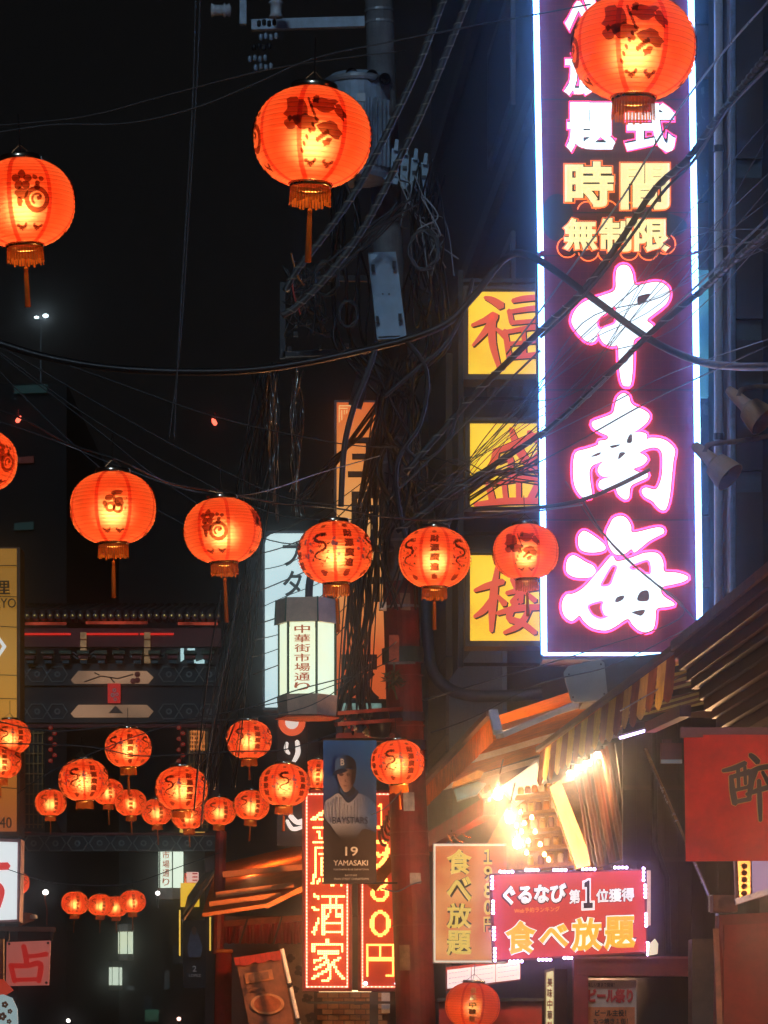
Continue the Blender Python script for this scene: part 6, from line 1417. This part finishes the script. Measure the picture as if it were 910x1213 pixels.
cable('black cable under the middle brush character, running from the tangle', [(560, 604, 13.5), (640, 601, 12.5), (690, 592, 12.3), (730, 576, 12.3), (770, 556, 12.3)], 5, 12.4)
cable('thin wire from the sign edge over the lowest brush character', [(690, 592), (712, 628), (740, 660), (775, 690), (812, 722), (838, 750)], 2.5, 12.3)
cable('second thin wire over the lowest brush character ending at the awning', [(670, 570), (705, 622), (760, 678), (810, 728), (700, 770), (600, 800), (500, 830)], 1.6, 12.4, grey_cable)
cable('wire sagging from the striped awning corner to the red pole', [(860, 720, 11), (800, 752, 12), (720, 790, 13), (640, 810, 13.6), (560, 850, 14.4), (510, 868, 14.8)], 1.6, 12.4, grey_cable)
cable('pale cable stretched along the top edge of the brown canopy', [(930, 728, 9), (880, 762, 9.2), (800, 805, 9.6), (735, 842, 10.4)], 2, 9.4, silver_cable)
cable('straight pale rod like cable from the pole to the middle yellow sign', [(460, 592, 14.6), (515, 538, 14.6), (560, 492, 14.6), (640, 415, 14.6)], 3, 14.6, grey_cable)
cable('wire carrying the row of middle lanterns, fixed near the cut off lantern', [(-30, 478, 10.2), (24, 495, 9.8), (80, 525, 9.2), (140, 545, 8.8), (200, 572, 9.2), (262, 583, 9.5), (330, 596, 9.8), (397, 602, 9.9), (455, 612, 10), (515, 616, 10.2), (570, 612, 10.7), (623, 607, 11.1), (690, 598, 12)], 2.4, 10, grey_cable)
cable('pale twisted wire just under the middle lantern wire', [(-30, 490, 10.4), (60, 520, 10.2), (150, 556, 10.2), (230, 582, 10.2), (300, 585, 10.2), (380, 560, 11), (450, 540, 13)], 1.5, 10, silver_cable)
for i, (lab, pts) in enumerate((('topmost dim wire fanning out from the photo edge over the lantern row', [(-20, 398), (120, 480), (240, 545), (340, 590), (430, 600)]),
        ('second dim wire of the fan, sagging deeper', [(-20, 402), (100, 490), (220, 560), (330, 610), (440, 615)]), ('third dim wire of the fan, ending at the white kana sign', [(-20, 405), (110, 505), (200, 575), (320, 640), (420, 640)]),
        ('straightest dim wire of the fan, reaching the orange sign', [(-20, 396), (130, 450), (260, 495), (400, 525), (470, 530)]), ('lowest dim wire of the fan, passing the gourd lantern', [(-20, 420), (80, 520), (180, 600), (300, 660)]))):
    cable(lab, pts, 1.5, 12.6 + i * .2, grey_cable, group='dim wires fanning across the street')
cable('long dim wire under the big lanterns near the photo top', [(-20, 160), (60, 148), (150, 146), (230, 128), (300, 100), (370, 70), (470, 48), (700, 5)], 2, 9.2, grey_cable)
cable('fainter wire above the long dim one near the photo top', [(-20, 150), (100, 138), (200, 112), (330, 80), (480, 60)], 1.5, 9.6, grey_cable)
cable('first of two parallel hanging wires in the dark sky', [(232, -30), (229, 100), (222, 230), (212, 400), (206, 520)], 1.8, 11, grey_cable)
cable('second of two parallel hanging wires in the dark sky', [(238, -30), (233, 100), (225, 230), (214, 400), (200, 520)], 1.8, 11.1, grey_cable)
cable('wire strung through the upper lanterns of the low cluster', [(-20, 850, 17.6), (60, 866, 17), (150, 858, 15.7), (230, 850, 15.8), (295, 838, 16), (350, 818, 15.2), (420, 800, 15)], 1.6, 16, grey_cable)
cable('wire strung through the lower lanterns of the low cluster', [(-20, 880, 15), (99, 884, 14.7), (160, 895, 14.5), (215, 894, 14), (280, 890, 14.3), (337, 888, 14.4), (400, 868, 14.8)], 1.6, 14.5, grey_cable)
cable('wire of the far row of three lanterns', [(10, 1030, 27), (60, 1045, 27), (120, 1049, 28), (160, 1045, 28), (215, 1026, 29), (260, 1010, 29)], 1.1, 27, grey_cable)
cable('thin wire from the white kana sign down across the gate', [(470, 760, 14.8), (380, 830, 14.2), (300, 850, 15), (200, 860, 18), (80, 905, 20), (20, 940, 20)], 1.3, 15, grey_cable)
cable('bare wire crossing the hexagonal street lamp glass', [(300, 838, 12.6), (345, 828, 12.6), (400, 810, 12.6), (470, 780, 13.4)], 1.3, 12.6, black_cable)
cable('curved grey wire sticking out of the red pole beside the yen price', [(452, 1052, 14.9), (470, 1056, 14.6), (487, 1048, 14.5), (500, 1044, 14.5)], 1.8, 14.6, silver_cable)
cable('curved wire linking the pole and the pink lit lantern', [(440, 965, 14.6), (455, 958, 14.4), (468, 946, 14.4), (476, 936, 14.4)], 1.4, 14.4, silver_cable)
cable('first dim cable hanging before the gate windows', [(262, 700, 15), (250, 770, 16), (240, 850, 17), (230, 960, 18)], 2.5, 16, black_cable)
cable('twisted cable with glints hanging below the flower lantern', [(284, 690, 14.6), (272, 760, 15), (258, 830, 15.4), (246, 900, 15.8), (238, 980, 16)], 2.2, 15, grey_cable, .09)
# the tangle round the pole
cable('thick black cable looping from the meter box down along the pole', [(478, 400, 14.5), (505, 440, 14.4), (498, 500, 14.4), (470, 550, 14.4), (476, 620, 14.4), (500, 690, 14.4)], 6, 14.4)
cable('thick black cable curving off the pole toward the topmost yellow box sign', [(455, 470, 14.5), (490, 440, 14.4), (530, 405, 14.2), (552, 360, 14.0), (560, 330, 14)], 5, 14.4)
cable('sagging black cable between the pole and the bracket of the yellow box signs', [(470, 520, 14.6), (500, 545, 14.5), (530, 520, 14.5), (548, 470, 14.6)], 4, 14.5)
cable('bent grey conduit strapped to the pole below the meter box', [(446, 408, 14.5), (436, 440, 14.5), (420, 480, 14.6), (408, 530, 14.7), (404, 600, 14.8)], 7, 14.6, grey_cable)
def tangle(name, label, runs, m, Y0, spread, wpx=(1.2, 3.2)):
    mb = MB()
    for a in runs:
        pts = [(x + random.uniform(-spread, spread), y + random.uniform(-spread, spread), Y0 + random.uniform(-.25, .25)) for x, y in a]
        pts = [(x, y, min(z, 12.8 - max(0, x - 780) * .013) if x > 700 else z) for x, y, z in pts]
        mb.tube(spline([tuple(P(*q)) for q in pts], 7), random.uniform(*wpx) * .5 * Y0 / 2000, 5)
    return props(mb.build(name, m, None, smooth=True), label, 'cables', None, 'stuff')
tangle('cable_bundle', 'mass of black cables streaming down in front of the orange sign', [[(470 + random.uniform(-12, 12), 430), (450 + random.uniform(-14, 8), 520), (432 + random.uniform(-14, 16), 620), (428 + random.uniform(-22, 18), 720), (410 + random.uniform(-16, 30), 850)] for _ in range(34)], black_cable, 14.7, 2)
tangle('cable_bundle', 'black cables leaning across the upper orange sign', [[(452 + random.uniform(-6, 6), 470), (425 + random.uniform(-6, 6), 515), (398 + random.uniform(-5, 5), 545), (360 + random.uniform(-10, 10), 590)] for _ in range(8)], black_cable, 14.9, 2, (1.5, 4))
tangle('cable_bundle', 'dark cables winding round the pole between the meter box and the lanterns', [[(440 + random.uniform(-20, 40), 400 + random.uniform(0, 40)), (470 + random.uniform(-25, 30), 480), (480 + random.uniform(-30, 30), 560), (465 + random.uniform(-30, 40), 640), (480 + random.uniform(-30, 30), 720)] for _ in range(11)], black_cable, 14.6, 3)
tangle('cable_bundle', 'wires crossing between the pole and the yellow box signs', [[(450 + random.uniform(0, 50), 520 + random.uniform(0, 110)), (530, 555 + random.uniform(-30, 40)), (590 + random.uniform(-20, 20), 560 + random.uniform(-14, 14)), (650, 540 + random.uniform(-50, 60))] for _ in range(9)], black_cable, 13.8, 2, (1.0, 2.2))
tangle('cable_bundle', 'thin wires fanning from the tangle up over the neon sign', [[(500 + random.uniform(-30, 60), 580 + random.uniform(-40, 40)), (600 + random.uniform(-20, 20), 505 + random.uniform(-30, 40)), (690, 420 + random.uniform(-40, 60)), (800, 320 + random.uniform(-60, 70)), (930, 190 + random.uniform(-80, 120))] for _ in range(12)], grey_cable, 12.6, 1, (.8, 1.6))
tangle('cable_bundle', 'knot of wires in front of the middle yellow box sign', [[(555, 575 + i * 3), (580, 556 + i * 3 + random.uniform(-4, 4)), (600 + i, 562 + random.uniform(-6, 8)), (618, 556 + i * 2 - random.uniform(0, 10)), (650, 530 + i * 6)] for i in range(7)], black_cable, 13.6, 1, (1.4, 3))
tangle('cable_bundle', 'loose loops of wire and clamps left of the meter box', [[(350 + random.uniform(-15, 40), 310 + random.uniform(0, 90)) for _ in range(5)] for _ in range(15)], grey_cable, 14.8, 4, (1.0, 2.2))
tangle('cable_bundle', 'pale wire ends curling out below the fuse cutouts', [[(470 + random.uniform(0, 40), 215), (465 + random.uniform(0, 60), 250 + random.uniform(0, 20)), (500 + random.uniform(-20, 30), 275 + random.uniform(-20, 20)), (508 + random.uniform(-16, 26), 310 + random.uniform(-20, 20))] for _ in range(10)], wire_white, 14.6, 10, (1.0, 1.8))
tangle('cable_bundle', 'dark wire loops behind the fuse cutouts and the meter box', [[(492 + random.uniform(-10, 28), 190 + random.uniform(0, 190)) for _ in range(5)] for _ in range(14)], black_cable, 14.75, 8, (1.2, 3))
tangle('cable_bundle', 'coil of hanging wires that glints white above the kana sign', [[(x + random.uniform(-6, 6), 440 + random.uniform(-8, 8)), (x + random.uniform(-8, 8), 490), (x + random.uniform(-7, 7), 540), (x + random.uniform(-10, 10), 600 + random.uniform(-20, 20))] for x in (325, 352) for _ in range(12)], mat('glint_wire', (.5, .52, .5), .18, .9, var=.2), 15, 3, (.8, 1.5))
tangle('cable_bundle', 'dark hanging wires between the kana sign and the gate', [[(320 + random.uniform(-20, 10), 440), (305 + random.uniform(-25, 15), 560), (290 + random.uniform(-25, 20), 680), (270 + random.uniform(-25, 25), 800), (250 + random.uniform(-25, 30), 930)] for _ in range(16)], black_cable, 15.5, 5, (1, 2.4))
tangle('cable_bundle', 'thick dark cables gathered round the pole above the lantern row', [[(462 + random.uniform(-14, 34), 425), (470 + random.uniform(-22, 26), 490), (466 + random.uniform(-22, 30), 560), (474 + random.uniform(-26, 30), 625)] for _ in range(12)], black_cable, 14.55, 2, (2.5, 5))
for i, (x, y, r_, lab) in enumerate(((386, 330, 17, 'coil of spare black cable hanging from the frame left of the meter box'), (502, 296, 20, 'larger coil of spare cable hanging off the pole beside the meter box'), (412, 372, 13, 'small coil of spare cable under the loose wire loops'))):
    pts = []
    for k in range(46):
        a = k * .42; rr = r_ * (1 + .09 * math.sin(k * 1.9) + .05 * math.cos(k * .7)); pts.append((x + rr * .85 * math.cos(a), y + rr * 1.15 * math.sin(a), 14.45 + .02 * math.sin(k)))
    cable(lab, pts, 2.6, 14.45, (black_cable, grey_cable)[i % 2], group='coils of spare cable on the pole', name='cable_coil', cat='cable coil', k=3)
tangle('cable_bundle', 'dark cables dropping down both sides of the transformer and the meter box', [[(x + random.uniform(-8, 8), 205), (x + random.uniform(-10, 14), 270), (x + random.uniform(-12, 14), 340), (x + 8 + random.uniform(-12, 12), 410), (470 + random.uniform(-20, 20), 470)] for x in (398, 412, 424, 500, 510, 520, 495, 405)  for _ in range(2)], black_cable, 14.7, 2, (2, 4.5))
tangle('cable_bundle', 'grey cables slanting from the fuse cutouts into the dark left frame', [[(478 + random.uniform(-10, 20), 240 + random.uniform(-6, 10)), (440, 280 + random.uniform(-14, 14)), (395, 318 + random.uniform(-16, 16)), (350, 345 + random.uniform(-16, 24))] for _ in range(9)], grey_cable, 14.5, 2, (1.4, 3))
tangle('cable_bundle', 'wires draped over the white kana sign', [[(300, 640 + i * 20), (340, 625 + i * 20), (390, 600 + i * 20), (440, 560 + i * 18)] for i in range(9)], black_cable, 15.8, 4, (1, 1.8))
for i, (lab, pts, m_) in enumerate((('orange wire stub poking from the loops left of the meter box', [(345, 300), (352, 325), (360, 338)], mat('wire_orange', (.6, .2, .04), .5)), ('red and white wire end dangling left of the meter box', [(346, 335), (349, 352), (356, 372)], mat('wire_red', (.6, .06, .05), .5)))):
    cable(lab, pts, 2.4, 14.5, m_, group='coloured wire ends by the meter box', name='wire', cat='wire')
t = thing('terminal_rack', P(370, 420, 15), 'dim metal frame with small clamps behind the loose wire loops', 'frame')
for a, b in (((335, 335), (335, 425)), ((335, 420), (440, 416)), ((360, 330), (470, 330)), ((430, 430), (416, 480)), ((440, 430), (425, 484))):
    MB().bar(P(*a, 15.1), P(*b, 15.1), .05, .05).build('bar', dark_metal, t)
for i in range(12):
    x, y = random.uniform(340, 425), random.uniform(325, 412); m = MB(); m.slab(rect(x, y, x + random.uniform(3, 7), y + random.uniform(3, 6), 14.9), .05); m.build('clamp', (dark_metal, grey_metal)[i % 4 == 0], t)

# ------------------------------------------------------------------ volume added to imitate camera bloom round the lamps
hz = MB(); hz.box((0, 150, 19), (340, 400, 42))
hm_ = bpy.data.materials.new('bloom_scatter'); hm_.use_nodes = True; n_ = hm_.node_tree.nodes; n_.remove(n_['Principled BSDF'])
v_ = n_.new('ShaderNodeVolumePrincipled'); v_.inputs['Color'].default_value = (.9, .93, 1, 1); v_.inputs['Density'].default_value = .0065; v_.inputs['Anisotropy'].default_value = .991
hm_.node_tree.links.new(v_.outputs[0], n_['Material Output'].inputs['Volume'])
hz.build('bloom_volume', hm_, kind='stuff')
